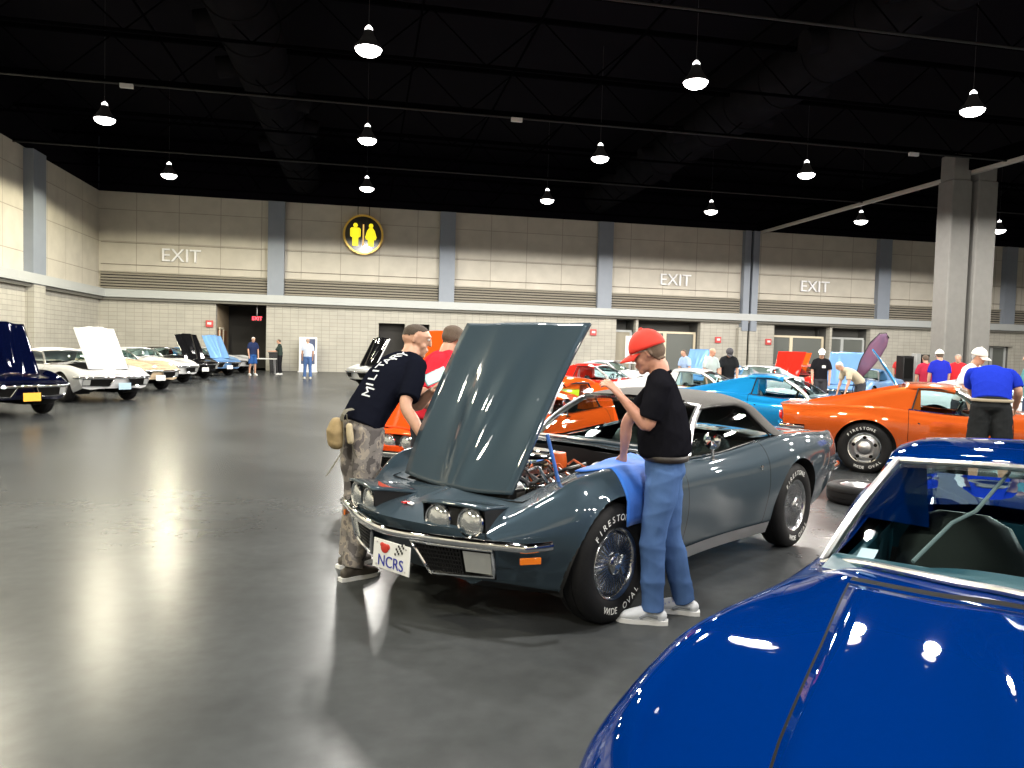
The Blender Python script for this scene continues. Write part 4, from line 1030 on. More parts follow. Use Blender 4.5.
def person(name_label,loc,yaw,H=1.76,lean=.05,head_pitch=.1,head_yaw=0,arms=(None,None),feet=((.03,.12),(-.03,-.12)),shirt=(.02,.02,.02),pants=(.03,.05,.12),shorts=False,
           sleeve='short',hair=(.10,.07,.05),hairlen=.5,cap=None,shoe=(.6,.6,.6),near=False,belly=.0,z0=0,skin=None,hem=.0,group=None,belt=None,palms=((0,-1,0),(0,1,0)),hands_world=True,curl=.5,curve=.25,folds=.003,knee_bend=0,shoulder_w=1.0):
    """local frame: facing +x, left +y. arms=(left,right) each (elbow,hand) world points or None"""
    skin=skin or SKIN; k=H/1.76; root=empty('person',(loc[0],loc[1],z0),yaw); tag(root,name_label,'person',group)
    vox=.0065 if near else .014; nn=14 if near else 10
    c,s=math.cos(-yaw),math.sin(-yaw)
    def W(p): 
        x,y,z=p[0]-loc[0],p[1]-loc[1],p[2]-z0; return V3(c*x-s*y,s*x+c*y,z)
    hipz=.94*k-knee_bend*.12
    ax=lambda t:(lambda a:V3(math.sin(a),0,math.cos(a)))(lean*(1-curve)+lean*curve*2*t)
    P=[V3(0,0,hipz)]; L=.56*k
    for i in range(8): P.append(P[-1]+ax((i+.5)/8)*L/8)
    sp=lambda t:(lambda q:P[int(q)]*(1-(q-int(q)))+P[min(int(q)+1,8)]*(q-int(q)))(min(max(t,0),.999)*8)
    fw=lambda t:(lambda a:V3(math.cos(a),0,-math.sin(a)))(lean*(1-curve)+lean*curve*2*t)
    up=ax(1); f1=fw(1)
    neck=P[8]; sh=[sp(.86)+V3(0,sg*.175*k*shoulder_w,0) for sg in (1,-1)]
    ha=lean*.55+head_pitch; hu=V3(math.sin(ha),0,math.cos(ha)); hf=V3(math.cos(ha),0,-math.sin(ha))
    nb=neck+up*.02; hc=neck+hu*.138*k+hf*.03*k
    R=Matrix.Rotation(head_yaw,3,'Z')@Matrix(((hf[0],0,hu[0]),(0,1,0),(hf[2],0,hu[2])))
    hp=lambda x,y,z: hc+np.array(R@Vector((x*k,y*k,z*k)))
    lat=np.array(R@Vector((0,1,0)))
    # arms
    AR_=[]
    for i,sg in enumerate((1,-1)):
        if arms[i] is None: e=sh[i]+V3(.02,sg*.05,-.27*k); h=e+V3(.07,-sg*.01,-.25*k)
        else:
            e,h=[np.array(q,float) for q in arms[i]]
            if hands_world: e,h=W(e),W(h)
        AR_.append((sh[i],e,h))
    body=MB()
    # head
    chain(body,[hp(-.012,0,-.02),hp(-.008,0,.035)],[.072*k,.076*k],[.092*k,.094*k],side=lat,n=20)
    chain(body,[hp(.015,0,-.015),hp(.043,0,-.078)],[.062*k,.045*k],[.062*k,.046*k],side=lat,n=16)
    if near:
        chain(body,[hp(.080,0,.022),hp(.093,0,-.008),hp(.096,0,-.021)],[.008,.011,.014],[.011,.012,.011],side=lat,n=10)   # nose
        for e in (1,-1):
            chain(body,[hp(.072,e*.012,.038),hp(.074,e*.045,.036)],[.012,.010],[.012,.012],n=8,side=hu)    # brow
            chain(body,[hp(-.005,e*.075,.015),hp(-.012,e*.080,-.025)],[.016,.011],[.008,.008],side=hf,n=10)   # ear
            chain(body,[hp(.05,e*.035,-.03),hp(.045,e*.03,-.05)],[.028,.026],n=10,side=hu)
        chain(body,[hp(.079,-.018,-.054),hp(.086,0,-.054),hp(.079,.018,-.054)],[.008,.010,.008],[.006,.007,.006],n=8,side=hf)
        chain(body,[hp(.077,-.015,-.066),hp(.084,0,-.067),hp(.077,.015,-.066)],[.008,.010,.008],[.006,.007,.006],n=8,side=hf)
        chain(body,[hp(.07,0,-.095),hp(.06,0,-.1)],[.026,.028],[.02,.02],side=lat,n=10)
    else:
        chain(body,[hp(.08,0,.015),hp(.10,0,-.02)],[.013,.018],side=lat,n=8)
    chain(body,[nb-up*.05,nb+hu*.03,hp(-.015,0,-.06)],[.066*k,.058*k,.056*k],[.062*k,.056*k,.060*k],n=16)
    chain(body,[P[0],P[2],P[4],P[6],P[7]],[.14,.13,.14,.15,.10],[.095,.09,.10,.09,.07],n=16)
    chain(body,[sh[0],P[7],sh[1]],[.05,.06,.05],n=12,side=(0,0,1))
    for i,(a,e,h) in enumerate(AR_):
        fd=(h-e); fd/=np.linalg.norm(fd); b=1.0*k
        chain(body,[a,(a+e)/2,e,e+(h-e)*.35,h],[.052*b,.046*b,.038*b,.040*b,.026*b],[.052*b,.046*b,.038*b,.038*b,.022*b],n=14)
        if near: hand(body,h,fd,palms[i],curl=curl,s=1 if i==0 else -1)
        else: chain(body,[h,h+fd*.08,h+fd*.15],[.03,.036,.02],[.02,.018,.014],n=8)
    legs=[]
    for i,sg in enumerate((1,-1)):
        fx,fy=feet[i]; hip=V3(0,sg*.085*k,hipz-.03); ank=V3(fx-.02,fy,.085*k); kn=(hip+ank)/2+V3(.035+knee_bend*.2,0,.01)
        legs.append((hip,kn,ank)); chain(body,[hip,(hip+kn)/2,kn,(kn+ank)/2+V3(-.012,0,.05),ank],[.072*k,.062*k,.046*k,.048*k,.032*k],n=14)
        chain(body,[ank,ank+V3(.08,0,-.045)],[.035,.03],n=8)
    bob=voxel(body,'body',skin,root,vox,it=2)
    # shirt
    sm=mat('cloth '+str(tuple(round(x,3) for x in shirt)),shirt,rough=.85,spec=0,bump=.1,bscale=300)
    m=MB(); b0=P[0]-ax(0)*hem
    t_=[b0,P[1],P[3],P[5],P[7]]
    chain(m,t_,[.178*k,.172*k+belly*.3,.176*k+belly*.35,.192*k,.150*k],[.125*k+belly*.5,.122*k+belly,.125*k+belly*.9,.128*k+belly*.2,.095*k],n=24,cap=(.2,1))
    chain(m,[sh[0]-V3(0,0,.012),P[7]*.6+P[8]*.4+V3(0,.07*k,0),P[7]*.45+P[8]*.55,P[7]*.6+P[8]*.4-V3(0,.07*k,0),sh[1]-V3(0,0,.012)],[.068*k,.066*k,.062*k,.066*k,.068*k],n=16,side=(0,0,1))
    chain(m,[P[7],nb-up*.035*k],[.085*k,.074*k],n=18,cap=(1,.1))
    for i,(a,e,h) in enumerate(AR_):
        if sleeve=='short': d=(e-a); q=a+d*.80; chain(m,[a-V3(0,(1,-1)[i]*.02,0),a+d*.4,q],[.070*k,.073*k,.070*k],n=16,cap=(1,.15))
        else: chain(m,[a,(a+e)/2,e,h-(h-e)*.12],[.070*k,.064*k,.056*k,.042*k],n=16,cap=(1,.15))
    sob=voxel(m,'shirt',sm,root,vox*1.15,it=5 if near else 2,folds=folds if near else 0,seed=int(H*1000))
    if near and cap is not None:
        cl=MB(); ring=[]
        nb=nb-up*.012
        for a in np.linspace(0,2*PI,25)[:-1]: ring.append(nb-up*.03+f1*(.064*math.cos(a)*k)+V3(0,.068*math.sin(a)*k,0)+up*(-.02*math.cos(a)))
        cl.tube(ring,.010,8,closed=True,ry=.014); cl.build('collar',sm,root)
    # trousers
    pm=mat('trousers '+str(tuple(round(x,3) for x in pants)),pants,rough=.9,spec=0,noise=.35,nscale=7,bump=.12,bscale=350)
    m=MB(); chain(m,[P[0]-V3(0,0,.05),P[0]+ax(0)*.05,P[1]+ax(0)*.02],[.172*k,.168*k,.160*k],[.125*k,.120*k,.112*k],n=24,cap=(.8,.2))
    for hip,kn,ank in legs:
        if shorts: chain(m,[hip,(hip+kn)/2,kn+V3(0,0,.02)],[.098*k,.10*k,.098*k],n=18,cap=(1,.1))
        else: chain(m,[hip,(hip+kn)/2,kn,(kn+ank)/2,ank+V3(0,0,-.01)],[.098*k,.092*k,.075*k,.072*k,.070*k],[.105*k,.098*k,.078*k,.074*k,.072*k],n=18,cap=(1,.1))
    tro=voxel(m,'shorts' if shorts else 'trousers',pm,root,vox*1.15,it=3,folds=.0075 if near else 0,fscale=9,seed=3)
    if belt:
        q=P[0]+V3(0,0,.045); ring=[q+V3(math.cos(a)*(.128*k+belly*.12),math.sin(a)*.181*k,0) for a in np.linspace(0,2*PI,33)[:-1]]
        MB().tube(ring,.017,8,closed=True,ry=.006,side=(0,0,1)).build('belt',mat('belt %s'%str(belt),belt,rough=.5),root)
    # shoes
    shm=mat('shoe '+str(shoe),shoe,rough=.6)
    for i,(hip,kn,ank) in enumerate(legs):
        fx,fy=ank[0],ank[1]; m=MB(); sg=(1,-1)[i]
        chain(m,[(fx-.055,fy,.045),(fx+.03,fy,.055),(fx+.11,fy+sg*.012,.043),(fx+.170,fy+sg*.015,.034)],[.036,.040,.044,.034],[.036,.042,.034,.022],n=14,side=(0,1,0))
        chain(m,[(fx-.01,fy,.06),(fx,fy,.095)],[.040,.040],n=12)
        o=voxel(m,'shoe',shm,root,max(.007,vox*.8),it=2)
        sl=MB(); A=[]
        for t in np.linspace(0,1,12):
            x=fx-.088+.29*t; w=lerp([(0,.025),(.12,.038),(.4,.037),(.7,.047),(.92,.036),(1,.014)],t); yy=fy+sg*.015*t
            A.append([(x,yy-w,.0),(x,yy-w,.024),(x,yy+w,.024),(x,yy+w,.0)])
        sl.grid(A,close_v=True); sl.add(A[0],[(0,1,2,3)]); sl.add(A[-1],[(3,2,1,0)]); sl.build('sole',mat('shoe sole',(.72,.72,.72),rough=.7) if near else shm,o)
    # hair
    if hair is not None:
        hm=mat('hair '+str(hair),hair,rough=.8,noise=.35,nscale=120,bump=.3,bscale=400)
        bm=bob.data; Ri=np.array(R).T; co=np.array([v.co[:] for v in bm.vertices]); q=(co-hc)@Ri.T/k; no=np.array([v.normal[:] for v in bm.vertices])
        hb_=1.0 if hairlen==0 else 0.0
        hl=np.interp(q[:,0],[-.11,-.05,-.02,.0,.03,.06,.085,.11],[-.055-.02*hairlen+hb_*.05,-.055-.02*hairlen+hb_*.06,-.03+hb_*.05,.02+hb_*.03,.045+hb_*.008,.072,.088,.12])
        ins=(q[:,2]>hl)&(q[:,2]<.2)&(np.abs(q[:,1])<.0885)&(np.abs(q[:,0])<.14); fs=[tuple(p.vertices) for p in bm.polygons if all(ins[list(p.vertices)])]
        used=sorted({a for f in fs for a in f}); mp={a:b for b,a in enumerate(used)}; m=MB(); m.add(co[used]+no[used]*(.0025+.010*hairlen*k),[tuple(mp[a] for a in f) for f in fs])
        o=m.build('hair',hm,root,smooth=180); sd=o.modifiers.new('th','SOLIDIFY'); sd.thickness=.004+.008*hairlen; sd.offset=-1
    if cap is not None:
        cm=mat('cap '+str(cap),cap,rough=.75,bump=.1,bscale=400); m=MB(); rows=[]
        for th in np.linspace(0,PI*.5,12):
            rows.append([tuple(hp(-.012+.108*math.sin(th)*math.cos(a),.092*math.sin(th)*math.sin(a),.022+.115*math.cos(th))) for a in np.linspace(0,2*PI,37)[:-1]])
        m.grid(rows,close_v=True); m.sphere(hp(-.012,0,.139),.010,8)
        co=m.build('cap',cm,root,smooth=60); sd=co.modifiers.new('th','SOLIDIFY'); sd.thickness=.006; sd.offset=1
        A=[]
        for r in np.linspace(0,1,7):
            A.append([tuple(hp(-.012+(.100+.078*r)*math.cos(a)+.01*r,.088*math.sin(a)*(1-.05*r),.026-.012*r-.020*(1-math.cos(a*1.1))*1.5-.018*r*r)) for a in np.linspace(-1.05,1.05,17)])
        v=MB().grid(A).build('visor',cm,co,smooth=60); sd=v.modifiers.new('th','SOLIDIFY'); sd.thickness=.005
    if near:
        for e in (1,-1):
            MB().sphere(tuple(hp(.0755,e*.030,.014)),(.011,.011,.009),12).build('eye',mat('eye white',(.7,.68,.65),rough=.2,coat=1),root)
            MB().sphere(tuple(hp(.0845,e*.030,.013)),(.004,.005,.005),10).build('iris',mat('iris',(.03,.02,.015),rough=.2),root)
    return dict(root=root,P=P,sp=sp,fw=fw,ax=ax,hp=hp,shirt=sob,legs=legs,k=k,hc=hc,W=W,trousers=tro)
# ---- the man in the red cap at the front wheel
CAPMAN=person('man in red cap, black shirt and jeans standing at the grey convertible front wheel',(1.70,4.08),math.radians(157),H=1.66,lean=.10,head_pitch=.33,
  arms=(((1.53,3.96,1.12),(1.395,4.01,1.275)),((1.56,4.36,1.09),(1.56,4.40,.90))),feet=((.06,.11),(-.12,-.10)),shirt=(.009,.009,.012),pants=(.075,.14,.31),hair=(.14,.09,.06),hairlen=.75,cap=(.75,.035,.02),
  near=True,belly=.04,belt=(.018,.012,.009),shoe=(.62,.64,.68),skin=SKIN2,palms=((0,-.3,-1),(.3,0,-1)),curl=.55,hem=-.05,shoulder_w=1.05)
r=CAPMAN; hp=r['hp']
# glasses strap seen at the temple, cap opening with strap
MB().tube([hp(.085,.052,.016),hp(.03,.078,.018),hp(-.01,.082,.012),hp(-.02,.083,-.01)],.0025,6).build('glasses_arm',mat('pale glasses arm',(.7,.65,.6),rough=.4),r['root'])
g=MB()
for e in (1,-1): g.tube([hp(.094,e*.032+.022*math.cos(a),.010+.018*math.sin(a)) for a in np.linspace(0,2*PI,17)[:-1]],.002,5,closed=True)
g.tube([hp(.098,-.010,.014),hp(.10,0,.018),hp(.098,.010,.014)],.002,5); g.build('glasses_frame',M_DARK,r['root'])
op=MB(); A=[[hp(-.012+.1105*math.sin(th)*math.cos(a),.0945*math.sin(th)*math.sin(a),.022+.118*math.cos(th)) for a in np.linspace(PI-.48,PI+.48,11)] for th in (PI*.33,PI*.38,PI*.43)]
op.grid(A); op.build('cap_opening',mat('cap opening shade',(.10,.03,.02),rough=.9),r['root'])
for ob in [c for c in r['root'].children if c.name.split('.')[0]=='shoe']:
    fx,fy=[(l[2][0],l[2][1]) for l in r['legs']][0 if 'L' in ob.get('side','') else 0] if False else (0,0)
for (hip,kn,ank),ob in zip(r['legs'],[c for c in r['root'].children if c.name.split('.')[0]=='shoe']):
    m=MB()
    for i in range(5): 
        x=ank[0]+.045+.022*i; z=.096-.009*i; m.tube([(x,ank[1]-.030,z-.014),(x+.004,ank[1],z),(x,ank[1]+.030,z-.014)],.004,6)
    m.build('lace',mat('lavender lace',(.30,.34,.62),rough=.7),ob)
    m=MB()
    for e in (1,-1): m.tube([(ank[0]-.03,ank[1]+e*.040,.045),(ank[0]+.03,ank[1]+e*.043,.055),(ank[0]+.07,ank[1]+e*.044,.035)],.009,8,ry=.006)
    m.build('side_stripe',mat('grey suede',(.25,.27,.30),rough=.8),ob)
# ---- man leaning over the engine
LEAN=person('man in a black printed T-shirt and camouflage trousers leaning towards the raised hood',(-.015,5.17),math.radians(33),H=1.86,lean=.70,head_pitch=-.1,head_yaw=-.75,
  arms=(((.37,5.38,1.10),(.46,5.19,1.225)),((.27,5.02,1.12),(.40,4.90,.90))),feet=((.02,.12),(-.12,-.14)),shirt=(.007,.008,.014),pants=(.20,.185,.175),hair=(.06,.042,.03),hairlen=.0,near=True,
  shoe=(.06,.05,.04),palms=((.3,-1,-.2),(-.2,1,0)),curl=.45,skin=SKIN,hem=.02)
r=LEAN
# camouflage blotches on the trousers
tm=bpy.data.materials.new('camouflage cloth'); tm.use_nodes=True; nt=tm.node_tree; b=nt.nodes['Principled BSDF']; b.inputs['Roughness'].default_value=.9
tc=nt.nodes.new('ShaderNodeTexCoord'); nz=nt.nodes.new('ShaderNodeTexNoise'); nz.inputs['Scale'].default_value=11; nz.inputs['Detail'].default_value=3; rp=nt.nodes.new('ShaderNodeValToRGB'); rp.color_ramp.interpolation='CONSTANT'
e=rp.color_ramp.elements; e[0].color=(.10,.09,.09,1); e[1].position=.46; e[1].color=(.22,.20,.19,1); q=e.new(.56); q.color=(.33,.29,.25,1); q=e.new(.63); q.color=(.15,.13,.13,1)
nt.links.new(tc.outputs['Object'],nz.inputs['Vector']); nt.links.new(nz.outputs['Fac'],rp.inputs[0]); nt.links.new(rp.outputs[0],b.inputs['Base Color'])
r['trousers'].data.materials.clear(); r['trousers'].data.materials.append(tm)
# lettering across the upper back, wrapped on the shirt
bpy.context.view_layer.update()
bv=BVHTree.FromPolygons([v.co.copy() for v in r['shirt'].data.vertices],[tuple(p.vertices) for p in r['shirt'].data.polygons])
m=MB()
def on_shirt(t,y,off=.004):
    o=Vector(r['sp'](t)+V3(0,y,0)); f=Vector(r['fw'](t)); loc,no,_,_=bv.ray_cast(o-f*.5,f,.6)
    return (loc+no*off) if loc else o-f*.12
word='MILITARY'
for i,ch in enumerate(word):
    tmp=text_mb(ch,.10,.0); tt=.30+.60*i/(len(word)-1); yy=-.075+.05*math.sin(PI*i/(len(word)-1))
    vs=[]
    for v in tmp.v:
        # the word climbs along the spine, letter tops towards the left shoulder
        vs.append(tuple(on_shirt(tt+v[0]/.56/r['k'],yy+v[1])))
    m.add(vs,tmp.f)
lt=m.build('back_lettering',mat('white shirt print',(.65,.67,.72),rough=.8),r['shirt'],smooth=None); so=lt.modifiers.new('th','SOLIDIFY'); so.thickness=.003; so.offset=0
# bag and belt pouch
bag=empty('waist_bag',(-.12,5.06,.93),math.radians(12)); tag(bag,'tan and olive waist bag hanging behind the leaning man','bag')
M_BAG=mat('tan canvas',(.30,.22,.11),rough=.9,noise=.3,nscale=15,bump=.3,bscale=200); M_OLV=mat('grey olive webbing',(.16,.15,.12),rough=.9)
m=MB(); chain(m,[(-.05,.02,-.06),(-.055,.02,.03),(-.045,.02,.085)],[.085,.09,.07],[.055,.06,.045],n=14); voxel(m,'pouch',M_BAG,bag,.008,it=3,folds=.004,fscale=20)
m=MB(); chain(m,[(.015,-.075,.07),(.02,-.08,.01),(.025,-.08,-.035)],[.034,.036,.034],[.022,.024,.022],n=12); voxel(m,'phone_pouch',mat('pale tan canvas',(.5,.42,.28),rough=.9),bag,.008,it=2)
MB().tube([(-.03,-.03,.10),(-.02,-.05,.14),(.0,-.04,.165),(.05,0,.17)],.016,8,ry=.004).tube([(-.02,-.05,.12),(-.015,-.06,.0),(-.02,-.05,-.10),(-.07,-.03,-.19),(-.115,-.02,-.26)],.013,8,ry=.003).tube([(.0,-.055,.14),(.02,-.06,.0),(.05,-.07,-.1),(.08,-.06,-.16)],.016,8,ry=.003).build('strap',M_OLV,bag)
# phone held by the leaning man
ph=empty('smartphone',(.475,5.165,1.32),0); tag(ph,'pale teal smartphone held up by the leaning man','phone')
q=Euler((math.radians(66),math.radians(-24),math.radians(14)))
MB().box((0,0,0),(.17,.085,.010)).build('case',mat('teal phone case',(.22,.48,.50),rough=.35),ph,rot=q,bevel=.004)
MB().box((0,0,.0062),(.155,.072,.002),mi=0).build('screen',mat('pale phone screen',(.55,.75,.72),rough=.15,emit=(.5,.8,.75),emit_s=.25),ph,rot=q)
# ---- man in the red shirt behind the hood
person('man in a red shirt partly hidden behind the raised grey hood',(.50,6.00),math.radians(30),H=1.76,lean=.30,head_pitch=.15,arms=(((.75,6.12,1.1),(.90,5.92,1.0)),((.42,5.66,1.12),(.63,5.58,1.0))),
  shirt=(.62,.03,.05),pants=(.05,.05,.06),hair=(.10,.07,.05),near=True,folds=.002)
# ---- man in blue bending beside the burnt orange coupe
person('man in royal blue shirt and dark shorts bending, back to us, beside the orange coupe',(6.90,7.33),math.radians(50),H=1.98,lean=.95,head_pitch=1.25,curve=.6,arms=(((7.1,7.85,1.20),(7.3,7.95,1.0)),((7.33,7.42,1.20),(7.48,7.6,1.0))),
  shirt=(.015,.035,.42),pants=(.022,.024,.026),shorts=True,hair=(.4,.38,.36),near=True,belt=(.35,.30,.22),feet=((.0,.15),(0,-.15)),shoe=(.5,.5,.5),hem=-.035)
# ---- people further off: (label, x, y, yaw deg, kwargs)
FOLK=[
 ('man in a white cap and white shirt standing beyond the man in royal blue',8.88,10.0,-70,dict(H=1.76,lean=.30,shirt=(.75,.75,.76),pants=(.05,.05,.06),cap=(.72,.70,.65),hair=(.4,.4,.4))),
 ('man in royal blue shirt and white cap seen from behind, in front of the columns',14.0,16.5,75,dict(H=1.80,shirt=(.02,.03,.40),pants=(.4,.38,.33),cap=(.78,.76,.74))),
 ('person in dark red beside the man in the blue shirt and white cap',14.35,17.4,80,dict(H=1.70,shirt=(.40,.03,.06),pants=(.1,.1,.1))),
 ('man in a bright red shirt standing just before the pale columns',14.95,17.0,-140,dict(H=1.74,shirt=(.60,.03,.04),pants=(.1,.1,.12),hair=(.3,.28,.26))),
 ('person in red far off, left of the black loudspeaker case',22.05,28.3,-120,dict(H=1.72,shirt=(.5,.05,.05),pants=(.1,.1,.1))),
 ('man in a tan shirt bending over the sky blue car engine',12.1,16.9,170,dict(H=1.74,lean=.95,head_pitch=.2,shirt=(.52,.45,.34),pants=(.06,.06,.07),hair=(.5,.5,.5))),
 ('man in a black shirt with a white badge and white cap, behind the blue coupe',12.3,18.9,-120,dict(H=1.76,shirt=(.015,.015,.018),pants=(.05,.05,.06),cap=(.8,.78,.75))),
 ('man in a black shirt and dark cap looking down, behind the white coupe',9.6,19.0,-110,dict(H=1.76,lean=.2,head_pitch=.5,shirt=(.02,.022,.025),pants=(.05,.05,.06),cap=(.05,.05,.06))),
 ('bald man in a pale grey shirt and sunglasses behind the white coupe',8.75,18.3,-75,dict(H=1.72,shirt=(.42,.50,.50),pants=(.12,.13,.1),hair=None)),
 ('person in a light blue shirt behind the shoulder of the man in the red cap',9.9,22.3,-160,dict(H=1.70,lean=.25,shirt=(.35,.48,.75),pants=(.1,.1,.15))),
 ('person in a teal shirt at the right edge of the view',10.75,10.6,160,dict(H=1.74,shirt=(.10,.25,.26),pants=(.05,.07,.12))),
 ('white-haired person in navy shirt and blue shorts near the dark corridor',-5.0,36.2,-60,dict(H=1.76,shirt=(.02,.03,.08),pants=(.03,.09,.28),shorts=True,hair=(.8,.8,.78),shoe=(.8,.8,.8))),
 ('person in dark green shirt and black trousers near the black bin',-3.95,37.6,190,dict(H=1.70,shirt=(.035,.05,.045),pants=(.015,.015,.018),arms=(((-4.15,37.5,1.1),(-4.4,37.3,1.1)),((-4.15,37.75,1.1),(-4.4,37.7,1.1))))),
 ('person in a pale blue shirt and jeans walking before the white poster board',-2.42,34.0,100,dict(H=1.76,shirt=(.50,.56,.70),pants=(.07,.13,.30),hair=(.35,.25,.2))),
]
for lab,x,y,yw,kw in FOLK:
    f_=person(lab,(x,y),math.radians(yw),**kw)
    if 'badge' in lab: MB().box((.145,.06,1.28),(.02,.09,.07),rot=(0,-.1,0)).build('badge',M_WHITEP,f_['root'])
# ---- cars of the left row, older body
LY=math.radians(-42)
M_W2=M_PLATEW
def lcar(x,y,pm,lab,hood=0,roof='coupe',plate=None,v='c2',yaw=LY,hood_in=None,**k):
    return build_car('classic_car',(x,y),yaw,pm,lab,'cars parked along the left wall',v=v,roof=roof,hood=hood,hi=False,plate=plate,hood_in=hood_in,letters=False,top_m=mat('white canvas top',(.7,.7,.7),rough=.8),mirror=False,**k)
lcar(-7.65,16.7,P_NAVY,'dark navy classic car with raised hood and yellow plate at the left edge',hood=53,roof='coupe',plate=(M_PLATEY,None))
lcar(-7.2,20.6,P_WHITE,'white classic car with raised white hood and pale blue plate',hood=53,roof='soft',plate=(M_PLATEB,None))
lcar(-7.5,25.0,P_TAN,'cream and tan classic car with closed hood beside the white one',roof='soft',plate=(M_PLATEW,None))
lcar(-7.8,29.2,P_WHITE,'white classic car with green tinted windshield and closed hood',roof='coupe')
lcar(-7.75,32.6,P_BLACK,'black classic car with raised black hood',hood=53,plate=(M_PLATEW,None))
lcar(-7.4,35.9,P_SKY,'sky blue classic car with raised hood near the corridor',hood=53,plate=(M_PLATEW,None))
lcar(-7.3,39.3,P_WHITE,'white classic car last in the left row, only its nose showing',roof='coupe')
wb_=build_car('classic_car',(1.5,27.7),-2.55,P_WHITE,'white classic car with raised black hood edged in white, behind the leaning man',v='c2',roof='coupe',hood=56,hi=False,hood_in=P_WHITE,mirror=False)
wb_[2].material_slots[0].link='OBJECT'; wb_[2].material_slots[0].material=P_BLACK; wb_[2].modifiers['thickness'].material_offset_rim=1; wb_[2].modifiers['thickness'].thickness=.05
# ---- more cars beyond the second row
YW=-2.5
def rcar(x,y,pm,lab,hood=0,roof='coupe',yaw=YW,**k): return build_car('coupe_car',(x,y),yaw,pm,lab,'cars in the far rows',roof=roof,hood=hood,hi=False,mirror=False,top_m=M_SOFTTOP,**k)
rcar(15.9,22.3,P_SKY,'sky blue car with raised hood beyond the burnt orange coupe',hood=53)
rcar(16.4,26.3,P_RED,'red car with raised hood beyond the blue coupe roof',hood=53)
rcar(12.2,22.4,P_WHITE,'white car with closed hood beyond the blue coupe')
rcar(13.6,27.9,P_SKY,'pale blue car with raised hood beyond the men in black',hood=53)
rcar(19.6,31.0,P_RED_OR,'orange-red car with raised hood far off behind the man with the badge',hood=53)
rcar(15.6,14.3,P_WHITE,'white car at the right, beyond the white-capped man',yaw=math.radians(-36),hood=0)
rcar(11.9,12.3,P_WHITE,'white car with raised hood at the right edge',yaw=math.radians(-36),hood=53)
rcar(9.0,26.5,P_WHITE,'white car behind the red coupe, dark rear windows',yaw=math.radians(-36))
rcar(5.7,21.6,P_WHITE,'white coupe half hidden behind the red coupe',yaw=math.radians(-36))
# ---- spare tyre lying on the floor
sp_=empty('spare_tyre',(5.18,7.14,.10),0); tag(sp_,'black tyre lying flat on the floor behind the grey convertible','tyre')
o=inst('tyre',MESHC[('tyre',False)],sp_,rot=(PI/2,0,0))
MB().lathe([(.0,.03),(.10,.035),(.15,.05),(.19,.085),(.205,.088)],axis='y',n=32).build('wheel_rim',M_STEEL,sp_,rot=(PI/2,0,0))
# ---- feather flag
fl=empty('feather_flag',(14.4,19.7,0)); tag(fl,'purple feather flag leaning right above the cars','flag')
pole=[(-.62,0,0),(-.5,0,.9),(-.33,0,1.5),(-.05,0,2.0),(.25,0,2.28),(.45,0,2.3),(.56,0,2.15)]
MB().tube(pole,.014,6).build('pole',M_DARK,fl)
L_=[(-.50,.9),(-.36,1.42),(-.10,1.92),(.22,2.25),(.44,2.28)]; R_=[(-.30,.95),(.02,1.25),(.30,1.55),(.52,1.9),(.56,2.15)]
A=[[(a[0]*(1-t)+b[0]*t,.03*math.sin(t*5+i),a[1]*(1-t)+b[1]*t) for t in np.linspace(0,1,7)] for i,(a,b) in enumerate(zip(L_,R_))]
o=MB().grid(A).build('banner',mat('purple flag cloth',(.13,.035,.065),rough=.7,noise=.5,nscale=2,spread=(.07,.06,.13)),fl); o.modifiers.new('th','SOLIDIFY').thickness=.006
MB().lathe([(0,.03),(.28,.03),(.3,0),(0,0)],n=20).build('base',M_DARK,fl,loc=(-.62,0,.0))
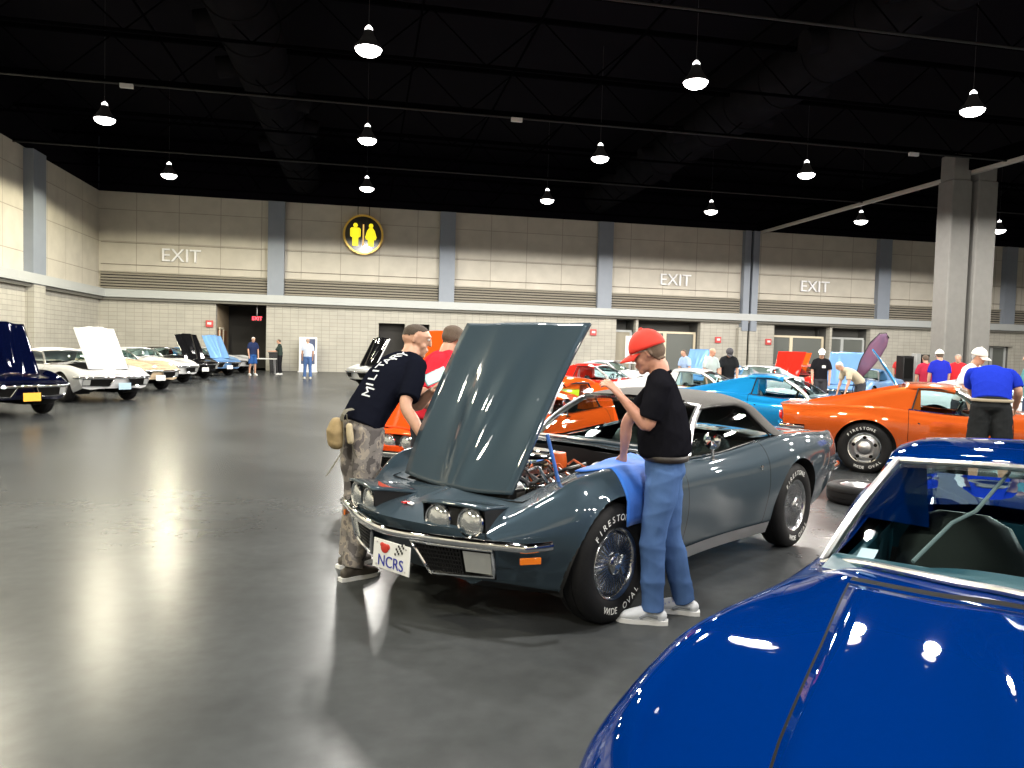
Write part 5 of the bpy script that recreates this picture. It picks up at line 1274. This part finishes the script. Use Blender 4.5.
# ---- bin, poster board, table, screens
bn=empty('waste_bin',(-4.55,41.3,0)); tag(bn,'black square waste bin by the corridor opening','bin')
MB().add([(-.26,-.26,0),(.26,-.26,0),(.26,.26,0),(-.26,.26,0),(-.32,-.32,.95),(.32,-.32,.95),(.32,.32,.95),(-.32,.32,.95)],[(0,3,2,1),(4,5,6,7),(0,1,5,4),(1,2,6,5),(2,3,7,6),(3,0,4,7)]).build('bin_body',mat('black bin plastic',(.02,.02,.024),rough=.5),bn,bevel=.02)
MB().box((0,0,.98),(.68,.68,.06)).build('rim',mat('black bin plastic',(.02,.02,.024)),bn,bevel=.015)
pb=empty('poster_board',(-2.95,41.6,0)); tag(pb,'tall white poster board with dark pictures standing at the back wall','board')
MB().box((0,0,.95),(.92,.05,1.8)).build('panel',M_WHITEP,pb,bevel=.01); MB().box((.16,-.03,1.45),(.42,.012,.62)).box((0,-.03,.70),(.7,.012,.55)).build('picture',mat('dark blue print',(.06,.08,.16),rough=.5,noise=.5,nscale=8),pb); MB().box((0,0,.03),(1.0,.5,.06)).build('foot',M_WHITEP,pb,bevel=.01)
tb=empty('display_table',(-4.75,38.4,0)); tag(tb,'small folding table with white top between the two people near the corridor','table')
MB().box((0,0,.72),(1.1,.6,.05)).build('tabletop',M_WHITEP,tb,bevel=.01)
for a in (-.48,.48):
    for b in (-.24,.24): MB().tube([(a,b,0),(a*.95,b,.70)],.016,8).build('leg',M_STEEL,tb)
sc=empty('display_screen',(22.6,27.2,0)); tag(sc,'large grey framed display panel standing left of the columns','screen')
MB().box((0,0,1.15),(.85,.12,1.25)).build('frame',M_DARK,sc,bevel=.02); MB().box((0,-.07,1.15),(.70,.02,1.05)).build('panel',mat('grey blue panel',(.22,.24,.28),rough=.4),sc); MB().box((-.62,.05,.9),(.22,.3,1.8)).build('side_case',mat('grey case',(.30,.31,.31),rough=.6),sc,bevel=.02); MB().box((0,.1,.26),(.2,.2,.52)).box((0,.1,.03),(.8,.5,.06)).build('stand',M_DARK,sc,bevel=.01)
sk=empty('loudspeaker_case',(21.2,26.9,0)); tag(sk,'black loudspeaker case standing left of the display panel','speaker')
MB().box((0,0,.85),(.46,.45,1.7)).build('cabinet',M_DARK,sk,bevel=.02); MB().box((0,-.23,1.2),(.38,.02,.8)).build('speaker_grille',M_BLACK,sk)
wb=empty('white_banner',(12.45,34.5,0)); tag(wb,'tall white banner stand left of the red cap','banner')
MB().box((0,0,1.65),(.62,.03,1.3)).build('sheet',M_WHITEP,wb,bevel=.005); MB().tube([(0,.04,0),(0,.04,2.2)],.025,8).build('pole',M_STEEL,wb); MB().box((0,.03,.02),(.6,.4,.04)).build('base',M_STEEL,wb,bevel=.01)
